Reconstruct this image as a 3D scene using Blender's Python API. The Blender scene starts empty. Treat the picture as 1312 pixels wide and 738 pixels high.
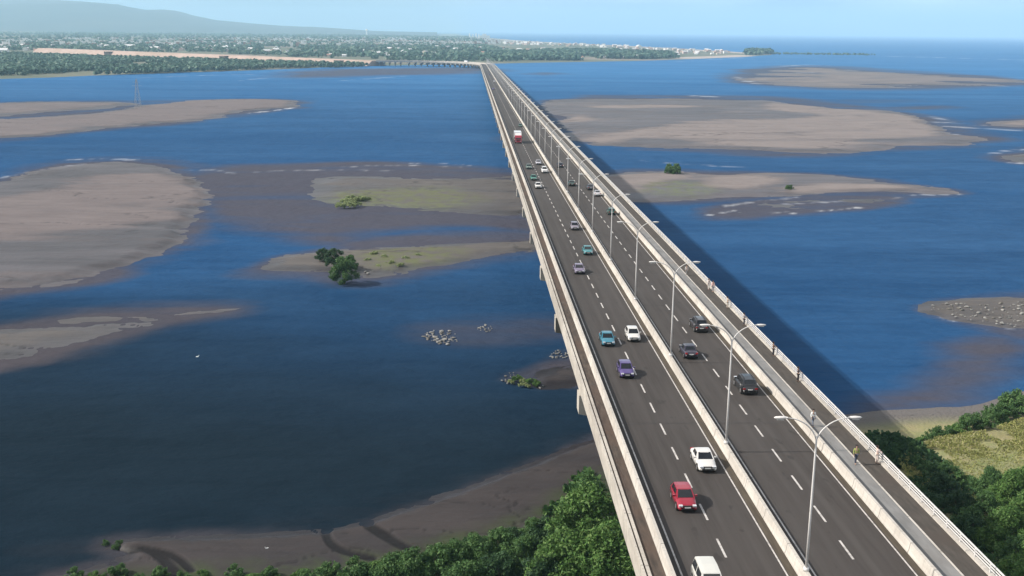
import bpy, bmesh, math, random
import numpy as np
from mathutils import Vector, Matrix

random.seed(7)
RNG = np.random.default_rng(11)
SC = bpy.context.scene
COL = SC.collection
R = math.radians

# ------------------------------------------------------------------ camera numbers
PW, PH, F = 1312, 738, 1400.0          # photograph's pixel frame and focal length in pixels
CAM_Z = 65.0                           # camera above the water
ROLL, PITCH, YAW = R(.57), R(13.2472), R(2.12064)
_fw = Vector((math.sin(YAW)*math.cos(PITCH), math.cos(YAW)*math.cos(PITCH), -math.sin(PITCH)))
_rt = Vector((math.cos(YAW), -math.sin(YAW), 0)); _up = _rt.cross(_fw)
_r2 = _rt*math.cos(ROLL) + _up*math.sin(ROLL)
_u2 = _up*math.cos(ROLL) - _rt*math.sin(ROLL)

def at(px, py, z=0.0):
    """ground point (x, y) at height z seen at a photo pixel"""
    d = _fw*F + _r2*(px-PW/2) - _u2*(py-PH/2)
    t = (z-CAM_Z)/d.z
    return d.x*t, d.y*t

D0, GRADE = 29.0, -15.2/1400
S_ARC, R_ARC, XC = 1897.0, 148.0, 24.0
def deck_z(s):
    return D0 + GRADE*min(s, S_ARC)
def on_deck(px, py, dz=0.0):
    d = _fw*F + _r2*(px-PW/2) - _u2*(py-PH/2)
    t = (D0+dz-CAM_Z)/(d.z-GRADE*d.y)
    return d.x*t, d.y*t

# ------------------------------------------------------------------ materials
def new_mat(name):
    m = bpy.data.materials.new(name); m.use_nodes = True
    return m, m.node_tree.nodes, m.node_tree.links, m.node_tree.nodes['Principled BSDF']

def simple(name, col, rough=.6, metal=0., spec=.5, coat=0.):
    m, n, l, b = new_mat(name)
    b.inputs['Base Color'].default_value = (*col, 1); b.inputs['Roughness'].default_value = rough
    b.inputs['Metallic'].default_value = metal; b.inputs['Specular IOR Level'].default_value = spec
    b.inputs['Coat Weight'].default_value = coat
    return m

def mix(n, l, fac, a, b):
    x = n.new('ShaderNodeMix'); x.data_type = 'RGBA'
    for sock, v in ((x.inputs[0], fac), (x.inputs[6], a), (x.inputs[7], b)):
        if isinstance(v, (tuple, list)): sock.default_value = (*v, 1) if len(v) == 3 else v
        elif isinstance(v, (int, float)): sock.default_value = v
        else: l.new(v, sock)
    return x.outputs[2]

def noise(n, l, scale, detail=4, rough=.55, vec=None, stretch=None, dist=0.):
    t = n.new('ShaderNodeTexNoise'); t.inputs['Scale'].default_value = scale
    t.inputs['Detail'].default_value = detail; t.inputs['Roughness'].default_value = rough
    t.inputs['Distortion'].default_value = dist
    if vec is None:
        g = n.new('ShaderNodeNewGeometry'); vec = g.outputs['Position']
    if stretch:
        mp = n.new('ShaderNodeMapping'); mp.inputs['Scale'].default_value = stretch
        if len(stretch) > 3: pass
        l.new(vec, mp.inputs['Vector']); vec = mp.outputs[0]
    l.new(vec, t.inputs['Vector'])
    return t.outputs['Fac']

def ramp(n, l, fac, stops):
    r = n.new('ShaderNodeValToRGB'); e = r.color_ramp.elements
    while len(e) < len(stops): e.new(.5)
    for k, (p, c) in enumerate(stops):
        e[k].position = p; e[k].color = (*c, 1) if len(c) == 3 else c
    l.new(fac, r.inputs[0]); return r.outputs[0]

def mapr(n, l, fac, a, b, c=0., d=1.):
    r = n.new('ShaderNodeMapRange'); r.inputs[1].default_value = a; r.inputs[2].default_value = b
    r.inputs[3].default_value = c; r.inputs[4].default_value = d
    l.new(fac, r.inputs[0]); return r.outputs[0]

def attr(n, name):
    a = n.new('ShaderNodeAttribute'); a.attribute_name = name
    return a.outputs['Fac']

def math_n(n, l, op, a, b):
    m = n.new('ShaderNodeMath'); m.operation = op
    for s, v in ((m.inputs[0], a), (m.inputs[1], b)):
        if isinstance(v, (int, float)): s.default_value = v
        else: l.new(v, s)
    return m.outputs[0]

def bump(n, l, b, h, strength, dist):
    x = n.new('ShaderNodeBump'); x.inputs['Strength'].default_value = strength
    x.inputs['Distance'].default_value = dist
    l.new(h, x.inputs['Height']); l.new(x.outputs[0], b.inputs['Normal'])

def noisy(name, c1, c2, scale, rough=.8, stretch=None, c3=None, bmp=0., detail=5, lo=.35, hi=.65, spec=.3):
    m, n, l, b = new_mat(name)
    f = mapr(n, l, noise(n, l, scale, detail, .6, stretch=stretch), lo, hi)
    c = mix(n, l, f, c1, c2)
    if c3:
        c = mix(n, l, mapr(n, l, noise(n, l, scale*.13, 3), .5, .68), c, c3)
    l.new(c, b.inputs['Base Color']); b.inputs['Roughness'].default_value = rough
    b.inputs['Specular IOR Level'].default_value = spec
    if bmp: bump(n, l, b, noise(n, l, scale*3, 4), .5, bmp)
    return m

M = {}
M['asphalt'] = noisy('asphalt', (.033,.028,.0255), (.044,.038,.035), 1.3, .85, stretch=(3., .12, 1), c3=(.038,.033,.030), bmp=.004)
def asphalt():
    m, n, l, b = new_mat('asphalt')
    g = n.new('ShaderNodeNewGeometry'); sp = n.new('ShaderNodeSeparateXYZ'); l.new(g.outputs['Position'], sp.inputs[0])
    c = mix(n, l, mapr(n, l, noise(n, l, 1.3, 5, .6, stretch=(3., .12, 1)), .35, .65), (.036,.031,.0285), (.048,.042,.039))
    c = mix(n, l, mapr(n, l, noise(n, l, .09, 4, .6, stretch=(1.6, .35, 1)), .42, .68), c, (.056,.050,.047))
    tr = 0
    for x0 in (15.65, 17.25, 19.35, 20.95, 24.85, 26.45, 28.45, 30.05):
        d = math_n(n, l, 'ABSOLUTE', math_n(n, l, 'SUBTRACT', sp.outputs[0], x0), 0)
        k = mapr(n, l, d, .12, .42, 1, 0); tr = k if tr == 0 else math_n(n, l, 'MAXIMUM', tr, k)
    w = mapr(n, l, noise(n, l, .5, 4, .6, stretch=(2., .03, 1)), .3, .7)
    c = mix(n, l, math_n(n, l, 'MULTIPLY', math_n(n, l, 'MULTIPLY', tr, w), .6), c, (.068,.062,.058))
    oil = mapr(n, l, noise(n, l, .8, 3, .5, stretch=(1.2, .5, 1)), .66, .74)
    c = mix(n, l, math_n(n, l, 'MULTIPLY', oil, .55), c, (.022,.020,.019))
    l.new(c, b.inputs['Base Color']); b.inputs['Roughness'].default_value = .85; b.inputs['Specular IOR Level'].default_value = .3
    bump(n, l, b, noise(n, l, 4, 4), .5, .004); return m
M['asphalt'] = asphalt()
def barrier_concrete(name, c1, c2, stain, step):
    m, n, l, b = new_mat(name)
    g = n.new('ShaderNodeNewGeometry'); sp = n.new('ShaderNodeSeparateXYZ'); l.new(g.outputs['Position'], sp.inputs[0])
    c = mix(n, l, mapr(n, l, noise(n, l, .8, 5, .6, stretch=(1, .35, 1)), .35, .65), c1, c2)
    st = mapr(n, l, noise(n, l, 1.1, 5, .65, stretch=(.6, 2.4, .25)), .52, .74)
    c = mix(n, l, math_n(n, l, 'MULTIPLY', st, .75), c, stain)
    big = mapr(n, l, noise(n, l, .06, 3, .6), .5, .7); c = mix(n, l, math_n(n, l, 'MULTIPLY', big, .5), c, stain)
    j = math_n(n, l, 'LESS_THAN', math_n(n, l, 'MODULO', sp.outputs[1], step), .10)
    c = mix(n, l, math_n(n, l, 'MULTIPLY', j, .7), c, (.08,.075,.07))
    l.new(c, b.inputs['Base Color']); b.inputs['Roughness'].default_value = .75; b.inputs['Specular IOR Level'].default_value = .25
    return m
M['walk_asphalt'] = noisy('walk asphalt', (.046,.041,.036), (.072,.063,.055), 1.6, .88, stretch=(1.6, .3, 1), c3=(.060,.050,.043))
M['gutter'] = noisy('gutter asphalt', (.040,.032,.027), (.085,.066,.053), .9, .9, stretch=(3, .5, 1), c3=(.075,.050,.038))
M['verge'] = noisy('dusty asphalt', (.055,.045,.034), (.082,.068,.050), 1.2, .9, stretch=(3, .3, 1))
M['paint'] = noisy('road paint', (.22,.21,.20), (.50,.48,.46), 2.2, .7, lo=.25, hi=.55)
M['concrete_white'] = barrier_concrete('pale barrier concrete', (.40,.375,.34), (.50,.475,.435), (.26,.24,.215), 6.0)
M['concrete'] = barrier_concrete('weathered concrete', (.36,.335,.30), (.48,.45,.40), (.25,.225,.195), 8.75)
M['concrete_walk'] = noisy('walkway concrete', (.15,.15,.148), (.21,.209,.206), 1.1, .8, stretch=(1, .3, 1), c3=(.18,.172,.162))
M['metal_white'] = simple('white galvanised metal', (.60,.59,.58), .5)
M['lamp_glass'] = simple('lamp glass', (.6,.6,.58), .3)
M['tyre'] = simple('tyre rubber', (.015,.015,.015), .9)
M['rim'] = simple('wheel rim', (.45,.45,.46), .35, .8)
M['glass'] = simple('car glass', (.012,.014,.017), .06, 0, .6)
M['black_plastic'] = simple('black plastic', (.02,.02,.02), .6)
M['headlamp'] = simple('headlamp lens', (.75,.77,.8), .12, .2, .8)
M['tail'] = simple('tail lamp lens', (.35,.012,.012), .2)
M['plate'] = simple('plate white', (.75,.75,.72), .5)
M['bark'] = noisy('bark', (.07,.05,.035), (.15,.12,.09), 5, .9)
M['dark'] = simple('dark steel and painted shade', (.05,.045,.045), .8)  # truck chassis steel, also the painted shade in the underpasses

def foliage(name, a, b, c):
    m, n, l, bs = new_mat(name)
    g = n.new('ShaderNodeNewGeometry')
    col = ramp(n, l, g.outputs['Random Per Island'], [(0., a), (.5, b), (1., c)])
    big = mapr(n, l, noise(n, l, .35, 3), .35, .65)
    col = mix(n, l, math_n(n, l, 'MULTIPLY', big, .45), col, tuple(x*.6 for x in a))
    l.new(col, bs.inputs['Base Color']); bs.inputs['Roughness'].default_value = .65
    bs.inputs['Specular IOR Level'].default_value = .25
    tr = n.new('ShaderNodeBsdfTranslucent'); l.new(col, tr.inputs['Color'])
    mx = n.new('ShaderNodeMixShader'); mx.inputs[0].default_value = .22
    l.new(bs.outputs[0], mx.inputs[1]); l.new(tr.outputs[0], mx.inputs[2])
    l.new(mx.outputs[0], n['Material Output'].inputs[0])
    return m
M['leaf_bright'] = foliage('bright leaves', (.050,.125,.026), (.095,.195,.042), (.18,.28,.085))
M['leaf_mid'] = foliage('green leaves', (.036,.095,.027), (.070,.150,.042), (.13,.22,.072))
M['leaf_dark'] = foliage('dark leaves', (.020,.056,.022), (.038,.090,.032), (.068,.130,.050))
M['leaf_pale'] = foliage('pale scrub leaves', (.20,.26,.10), (.30,.36,.15), (.42,.46,.26))
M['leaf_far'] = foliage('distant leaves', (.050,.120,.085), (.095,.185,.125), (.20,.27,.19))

# ------------------------------------------------------------------ object helpers
def tag(o, label=None, cat=None, group=None, kind=None):
    if label: o['label'] = label
    if cat: o['category'] = cat
    if group: o['group'] = group
    if kind: o['kind'] = kind
    return o

def link(name, me, mats=(), parent=None, smooth=False):
    for m in mats: me.materials.append(m)
    o = bpy.data.objects.new(name, me); COL.objects.link(o)
    if parent: o.parent = parent
    if smooth:
        me.polygons.foreach_set('use_smooth', [True]*len(me.polygons))
    return o

def empty(name, loc=(0, 0, 0), rz=0.):
    o = bpy.data.objects.new(name, None); COL.objects.link(o)
    o.location = loc; o.rotation_euler = (0, 0, rz); o.empty_display_size = .3
    return o

def copy_tree(o, parent=None):
    c = o.copy(); COL.objects.link(c)
    if parent: c.parent = parent
    for ch in list(o.children): copy_tree(ch, c)
    return c

class MB:
    """collects simple shapes into one mesh"""
    def __init__(s): s.v = []; s.f = []; s.mi = []; s.cur = 0
    def add(s, vs, fs):
        k = len(s.v); s.v += [tuple(v) for v in vs]
        for f in fs: s.f.append([i+k for i in f]); s.mi.append(s.cur)
    def box(s, x0, x1, y0, y1, z0, z1):
        s.add([(x0,y0,z0),(x1,y0,z0),(x1,y1,z0),(x0,y1,z0),(x0,y0,z1),(x1,y0,z1),(x1,y1,z1),(x0,y1,z1)],
              [(0,3,2,1),(4,5,6,7),(0,1,5,4),(1,2,6,5),(2,3,7,6),(3,0,4,7)])
    def tube(s, pts, rad, n=8, cap=True):
        pts = [Vector(p) for p in pts]; rings = []
        rad = rad if isinstance(rad, (list, tuple)) else [rad]*len(pts)
        vs = []
        for i, p in enumerate(pts):
            t = (pts[min(i+1, len(pts)-1)] - pts[max(i-1, 0)]).normalized()
            a = t.cross(Vector((0, 1, 0)) if abs(t.y) < .9 else Vector((1, 0, 0))).normalized(); b = t.cross(a)
            for k in range(n):
                an = 2*math.pi*k/n
                vs.append(p + (a*math.cos(an) + b*math.sin(an))*rad[i])
        fs = []
        for i in range(len(pts)-1):
            for k in range(n):
                fs.append((i*n+k, i*n+(k+1) % n, (i+1)*n+(k+1) % n, (i+1)*n+k))
        if cap:
            fs.append(tuple(range(n))[::-1]); fs.append(tuple((len(pts)-1)*n+k for k in range(n)))
        s.add(vs, fs)
    def build(s, name, mats, parent=None, smooth=False):
        me = bpy.data.meshes.new(name); me.from_pydata(s.v, [], s.f); me.update()
        if not isinstance(mats, (list, tuple)): mats = [mats]
        me.polygons.foreach_set('material_index', s.mi)
        return link(name, me, mats, parent, smooth)

def mesh_np(name, V, Fq, mats, attrs=None, smooth=False, parent=None, k=4):
    """fast mesh from numpy arrays of vertices and k-gons"""
    me = bpy.data.meshes.new(name)
    me.vertices.add(len(V)); me.vertices.foreach_set('co', np.asarray(V, np.float32).ravel())
    nf = len(Fq); me.loops.add(nf*k); me.loops.foreach_set('vertex_index', np.asarray(Fq, np.int32).ravel())
    me.polygons.add(nf); me.polygons.foreach_set('loop_start', np.arange(nf, dtype=np.int32)*k)
    me.polygons.foreach_set('loop_total', np.full(nf, k, np.int32))
    for an, val in (attrs or {}).items():
        a = me.attributes.new(an, 'FLOAT', 'POINT'); a.data.foreach_set('value', np.asarray(val, np.float32))
    me.update(calc_edges=True); me.validate()
    if not smooth: me.shade_flat()
    return link(name, me, mats, parent, smooth)

# ------------------------------------------------------------------ numpy noise and distances
def _hash(ix, iy, seed):
    h = (ix.astype(np.int64)*374761393 + iy.astype(np.int64)*668265263 + seed*1442695041) & 0x7fffffff
    h = (h ^ (h >> 13))*1274126177 & 0x7fffffff
    return ((h ^ (h >> 16)) & 0xffff)/65535.0
def vnoise(x, y, seed=0):
    ix, iy = np.floor(x), np.floor(y); fx, fy = x-ix, y-iy
    fx = fx*fx*(3-2*fx); fy = fy*fy*(3-2*fy)
    a, b = _hash(ix, iy, seed), _hash(ix+1, iy, seed); c, d = _hash(ix, iy+1, seed), _hash(ix+1, iy+1, seed)
    return (a*(1-fx)+b*fx)*(1-fy) + (c*(1-fx)+d*fx)*fy
def fbm(x, y, seed=0, oct=4):
    s, a, t = 0, .5, 0
    for k in range(oct):
        s = s + a*vnoise(x*2**k, y*2**k, seed+k*17); t += a; a *= .5
    return s/t
def sstep(a, b, x):
    t = np.clip((x-a)/(b-a), 0, 1); return t*t*(3-2*t)

def chaikin(P, it=2, closed=True):
    P = np.asarray(P, float)
    for _ in range(it):
        if closed:
            Q = np.roll(P, -1, 0)
            P = np.stack([P*.75+Q*.25, P*.25+Q*.75], 1).reshape(-1, 2)
        else:
            Q = np.concatenate([P[:1], np.stack([P[:-1]*.75+P[1:]*.25, P[:-1]*.25+P[1:]*.75], 1).reshape(-1, 2), P[-1:]])
            P = Q
    return P
def seg_dist(X, Y, A, B):
    d = np.full(X.shape, 1e18)
    for (ax, ay), (bx, by) in zip(A, B):
        ex, ey = bx-ax, by-ay; L = ex*ex+ey*ey+1e-12
        t = np.clip(((X-ax)*ex+(Y-ay)*ey)/L, 0, 1)
        d = np.minimum(d, (X-ax-t*ex)**2 + (Y-ay-t*ey)**2)
    return np.sqrt(d)
def sdf(X, Y, P):
    """positive inside"""
    A, B = P, np.roll(P, -1, 0)
    d = seg_dist(X, Y, A, B); ins = np.zeros(X.shape, bool)
    for (ax, ay), (bx, by) in zip(A, B):
        c = (ay > Y) != (by > Y)
        if by != ay: ins ^= c & (X < (bx-ax)*(Y-ay)/(by-ay)+ax)
    return np.where(ins, d, -d)
def poly(px, it=2):
    return chaikin(np.array([at(*p) for p in px]), it)
def line(px, it=2):
    return chaikin(np.array([at(*p) for p in px]), it, False)
def boxed(X, Y, P, margin, fn, out):
    m = (X > P[:, 0].min()-margin) & (X < P[:, 0].max()+margin) & (Y > P[:, 1].min()-margin) & (Y < P[:, 1].max()+margin)
    out = out.copy()
    if m.any(): out[m] = fn(X[m], Y[m])
    return out

def polar(th0, th1, r0, r1, dth, dl):
    nth = max(8, int((th1-th0)/dth)); nr = max(8, int(math.log(r1/r0)/dl))
    th = np.linspace(th0, th1, nth+1); r = np.exp(np.linspace(math.log(r0), math.log(r1), nr+1))
    TH, RR = np.meshgrid(th, r)
    X, Y = RR*np.sin(TH), RR*np.cos(TH)
    i = np.arange(nr)[:, None]*(nth+1)+np.arange(nth)[None]
    Fq = np.stack([i, i+1, i+nth+2, i+nth+1], -1).reshape(-1, 4)
    return X.ravel(), Y.ravel(), Fq

# ------------------------------------------------------------------ sandbars and shores traced on the water plane
BARS = []
def sand_mat(name, dry, dry2, wet, green=(.10,.11,.05)):
    m, n, l, b = new_mat(name)
    fine = mapr(n, l, noise(n, l, .05, 5, .6, stretch=(.5, 1.4, 1)), .3, .7)
    big = mapr(n, l, noise(n, l, .020, 8, .68, stretch=(.42, 1.1, 1), dist=1.6), .38, .62)
    d = mix(n, l, fine, dry, dry2)
    f = math_n(n, l, 'ADD', attr(n, 'dry'), math_n(n, l, 'MULTIPLY', math_n(n, l, 'SUBTRACT', big, .5), .85))
    f = mapr(n, l, f, .1, .9)
    rip = noise(n, l, .22, 7, .7, stretch=(.25, 1.5, 1), dist=1.)
    d = mix(n, l, math_n(n, l, 'MULTIPLY', mapr(n, l, rip, .46, .60), .35), d, tuple(x*.62 for x in dry))
    w2 = mix(n, l, mapr(n, l, noise(n, l, .03, 7, .66, stretch=(.3, 1.6, 1), dist=1.5), .44, .60), wet, tuple(x*1.55 for x in wet))
    c = mix(n, l, f, w2, d)
    c = mix(n, l, math_n(n, l, 'MULTIPLY', attr(n, 'green'), mapr(n, l, noise(n, l, .22, 4), .36, .6)), c, green)
    c = mix(n, l, attr(n, 'creek'), c, tuple(x*.42 for x in wet))
    l.new(c, b.inputs['Base Color'])
    l.new(mapr(n, l, f, 0, 1, .5, .9), b.inputs['Roughness'])
    b.inputs['Specular IOR Level'].default_value = .25
    bump(n, l, b, math_n(n, l, 'ADD', noise(n, l, .5, 6, .65, stretch=(.6, 1.3, 1)), math_n(n, l, 'MULTIPLY', noise(n, l, .07, 4), 2.)), .6, .35)
    return m
SAND_L = sand_mat('grey river sand', (.126,.106,.106), (.156,.132,.130), (.054,.048,.051))
SAND_R = sand_mat('pale river sand', (.178,.153,.146), (.214,.184,.174), (.066,.059,.063))
SAND_M = sand_mat('olive mud', (.088,.080,.076), (.115,.104,.097), (.050,.047,.049))
SAND_N = sand_mat('dark river mud', (.034,.029,.030), (.045,.038,.038), (.014,.012,.014), (.034,.046,.018))

def sandbar(px, mat, h=.8, ramp_m=18., dry=None, dry_soft=14., green=(), creeks=(), wob=None, name='sandbar', dryness=1., it=2, hole=0.):
    P = poly(px, it); c = P.mean(0); rc = np.hypot(*c)
    wob = wob if wob is not None else rc*.021
    pad = rc*.012
    th = np.arctan2(P[:, 0], P[:, 1]); r = np.hypot(P[:, 0], P[:, 1])
    X, Y, Fq = polar(th.min()-.012, th.max()+.012, r.min()*.985, r.max()*1.015, .0014, .0036)
    s = sdf(X, Y, P)
    w = wob*(fbm(X/(wob*8)+3, Y/(wob*4)+9, len(BARS)*5+1, 5)-.5)*2.2
    w += wob*.9*(fbm(X/(wob*2.2), Y/(wob*1.1), len(BARS)*5+3, 4)-.5)
    w += wob*.38*(fbm(X/(wob*.55), Y/(wob*.3), len(BARS)*5+4, 4)-.5)
    if hole:      # low-lying bars: pools and wet gaps break their surface
        s = s - hole*np.clip(fbm(X/(hole*2.6), Y/(hole*1.3), len(BARS)*7+5, 5)-.47, 0, 1)*7*(.4+.6*sstep(0, hole*2, s))
    s = s + w
    rm = ramp_m*.75
    z = np.where(s > 0, h*sstep(0, rm, s), np.maximum(s*.02, -.4)) + .02
    z += np.where(s > 0, 1, 0)*h*.25*sstep(0, rm, s)*(fbm(X/22, Y/22, 77, 3)-.5)
    if dry is None:
        dv = sstep(rm*.25, rm*1.1, s)*dryness
    else:
        dv = np.zeros(X.shape)
        for q in dry:
            Q = poly(q)
            dv = np.maximum(dv, sstep(-dry_soft, dry_soft, sdf(X, Y, Q)+w*.8))
        dv *= sstep(0, rm*.3, s)*dryness
    gv = np.zeros(X.shape)
    for q in green:
        Q = poly(q); g = sdf(X, Y, Q); soft = rc*.02
        gv = np.maximum(gv, sstep(-soft, soft, g+w))
    cv = np.zeros(X.shape)
    ln = rc*.11; ch = np.abs(fbm(X/ln+7, Y/(ln*.42)+2, len(BARS)*3+2, 4)-.5)
    cv = np.maximum(cv, (1-sstep(.003, .014, ch))*.5*sstep(.35, .6, fbm(X/(ln*1.5), Y/ln, 19, 2)))
    for q, wd in creeks:
        Q = line(q); d = seg_dist(X, Y, Q[:-1], Q[1:])
        k = 1-sstep(wd*.5, wd, d+wd*.5*(fbm(X/6, Y/6, 5, 2)-.5)); cv = np.maximum(cv, k)
    z -= cv*.25
    keep = (s[Fq] > -pad).any(1)
    Fq = Fq[keep]; u, inv = np.unique(Fq, return_inverse=True); Fq = inv.reshape(-1, 4)
    V = np.stack([X, Y, z], 1)[u]
    o = mesh_np(name, V, Fq, [mat], {'dry': dv[u], 'green': gv[u], 'creek': cv[u]}, True)
    tag(o, kind='structure'); BARS.append((P, rc)); return o

# left bank of the picture
sandbar([(-80,152),(0,153),(60,150),(120,143),(180,137),(240,130),(330,127.5),(384,130.5),(372,137),(325,143),(260,152),(160,163),(60,172),(0,175.5),(-80,182)], SAND_L, .7, 16)
sandbar([(-80,131),(0,132.5),(60,130.5),(130,131),(172,133),(140,139),(80,143.5),(0,150),(-80,152)], SAND_L, .5, 30, dryness=.7)
sandbar([(-80,245),(0,234),(40,222),(85,212),(130,207.5),(165,206),(205,212),(235,222),(262,232),(274,241),(258,252),(250,262),(262,270),(252,281),(244,292),(248,301),(225,316),(190,330),(150,344),(100,357),(50,366),(0,373),(-80,388)],
        SAND_L, .9, 9, dry=[[(-80,262),(0,255),(60,247),(110,230),(160,224),(205,221),(240,232),(262,243),(240,256),(248,264),(225,272),(240,280),(205,289),(150,296),(90,302),(0,312),(-80,322)]], dry_soft=11)
# wet bars between the big bar and the bridge
sandbar([(405,233),(450,226),(520,225),(590,226),(700,222),(760,232),(760,272),(690,278),(610,274),(540,268),(480,262),(430,258),(395,247)],
        SAND_M, .5, 14, green=[[(425,246),(520,240),(580,240),(605,258),(560,270),(480,264),(430,262)]], dryness=.75, hole=8)
sandbar([(329,346),(345,335),(400,325),(450,321),(520,318),(600,312),(665,308),(760,300),(760,312),(690,318),(640,325),(590,333),(545,343),(500,354),(470,359),(440,352),(400,348),(360,348)],
        SAND_M, .6, 8, green=[[(470,325),(550,318),(600,322),(560,336),(500,350),(466,345)]])
sandbar([(-80,428),(0,418),(60,408),(120,402),(200,397),(260,394),(318,393),(300,399),(250,408),(190,421),(120,437),(60,452),(0,467),(-80,482)], SAND_M, .35, 12, dryness=.45, hole=7)
sandbar([(668,492),(690,480),(722,472),(800,462),(800,482),(745,491),(715,496),(690,497)], SAND_N, .5, 5, dryness=1.)
# right of the bridge
sandbar([(950,92),(972,88),(1010,85.5),(1060,86),(1110,91),(1190,95),(1260,97),(1305,103),(1290,109),(1200,111.5),(1100,113),(1030,111),(980,108),(955,103)], SAND_R, .5, 40, dryness=.6, wob=75, hole=45)
sandbar([(690,131),(740,126),(800,127),(860,126.5),(930,129),(985,128),(1030,134),(1090,141),(1140,142),(1180,147),(1203,172),(1250,174),(1272,178),(1230,182),(1190,184),(1140,184),(1105,191),(1060,197),(1000,194),(940,191),(880,189),(800,186),(760,185),(735,175),(715,155)],
        SAND_R, .9, 16, dry=[[(985,131),(1060,139),(1135,146),(1180,150),(1198,172),(1160,178),(1100,180),(1055,192),(1000,190),(930,186),(860,181),(790,178),(800,170),(850,160),(905,153),(960,154),(1040,154),(1060,147),(1000,143),(965,136)],
                             [(745,180),(790,172),(830,168),(820,180),(770,184)], [(700,150),(760,147),(770,152),(730,160)], [(740,137),(850,135),(900,138),(800,140)]], dry_soft=13)
sandbar([(760,230),(800,222),(860,221.5),(920,226),(1000,223),(1080,226),(1130,236),(1180,240),(1232,246),(1215,250),(1150,247),(1080,248),(1000,250.5),(925,253),(860,258),(800,258),(770,248)],
        SAND_R, .7, 12, dry=[[(770,226),(850,224),(880,228),(840,236),(800,250),(770,246)], [(905,231),(960,227),(1010,231),(1000,241),(950,244),(905,242)], [(1010,238),(1100,236),(1170,243),(1080,245),(1010,248)]],
        dry_soft=9, green=[[(850,232),(900,236),(905,252),(850,254),(840,244)]])
sandbar([(912,274),(935,264),(965,259),(1010,254),(1060,253),(1130,254),(1160,257),(1100,265),(1045,270),(985,275),(940,278)], SAND_M, .3, 12, dryness=.6, wob=16, hole=14)
sandbar([(1252,158),(1300,153),(1400,152),(1400,163),(1320,164),(1280,162)], SAND_R, .5, 20, dryness=.7)
sandbar([(1288,199),(1320,195),(1400,192),(1400,206),(1330,208),(1295,206)], SAND_M, .5, 14, dryness=.5)
sandbar([(1187,397),(1215,389),(1260,386),(1312,383),(1400,380),(1400,424),(1320,430),(1290,424),(1262,416),(1225,409)], SAND_M, .4, 5, dryness=.9, wob=8, hole=6)

# near banks
sandbar([(143,701),(160,694),(220,693),(300,689),(380,683),(425,681),(470,671),(520,655),(570,636),(620,618),(680,598),(730,578),(765,565),(900,520),(1000,720),(900,1100),(-100,1100),(60,748),(120,730),(170,715)],
        SAND_N, .8, 3.2, name='riverbank', wob=.9, dryness=1.,
        creeks=[([(419,680),(418,690),(424,703),(441,714),(475,722)], .9), ([(470,671),(474,681),(490,690),(512,704),(528,712)], 1.1),
                ([(140,708),(180,709),(202,716),(222,735),(235,750)], .9), ([(178,708),(210,713),(232,724),(246,738)], .7)],
        green=[[(60,745),(200,735),(380,727),(500,708),(590,690),(660,672),(720,640),(760,590),(1000,720),(900,1100),(0,1100)]])
GRASS = None
def right_bank():
    m, n, l, b = new_mat('dry grassland')
    f = mapr(n, l, noise(n, l, .09, 5, .62), .36, .64); g = mapr(n, l, noise(n, l, .6, 4), .3, .7)
    c = mix(n, l, f, (.26,.23,.10), (.15,.19,.06)); c = mix(n, l, math_n(n, l, 'MULTIPLY', g, .5), c, (.27,.23,.15))
    c = mix(n, l, attr(n, 'dry'), (.11,.10,.095), c)
    l.new(c, b.inputs['Base Color']); b.inputs['Roughness'].default_value = .95
    bump(n, l, b, noise(n, l, 1.6, 5), .8, .5)
    P = poly([(1000,540),(1080,533),(1133,526),(1190,523.5),(1242,522.5),(1262,517),(1300,505),(1340,494),(1500,470),(1900,440),(2600,430),(3200,500),(3200,1100),(1000,1100),(930,700)])
    th = np.arctan2(P[:, 0], P[:, 1]); r = np.hypot(P[:, 0], P[:, 1])
    X, Y, Fq = polar(th.min(), th.max(), r.min()*.98, r.max()*1.01, .003, .006)
    s = sdf(X, Y, P) + 2.4*(fbm(X/12, Y/12, 31, 4)-.5)
    z = np.where(s > 0, .5*sstep(0, 4, s)+2.6*sstep(6, 30, s), s*.05) + .02 + np.where(s > 3, .7, 0)*(fbm(X/9, Y/9, 8, 4)-.5)*sstep(3, 12, s)
    keep = (s[Fq] > -1.5).any(1); Fq = Fq[keep]; u, inv = np.unique(Fq, return_inverse=True)
    o = mesh_np('riverbank', np.stack([X, Y, z], 1)[u], inv.reshape(-1, 4), [m], {'dry': sstep(4, 11, s)[u]}, True)
    tag(o, kind='structure'); return o
right_bank()

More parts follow.
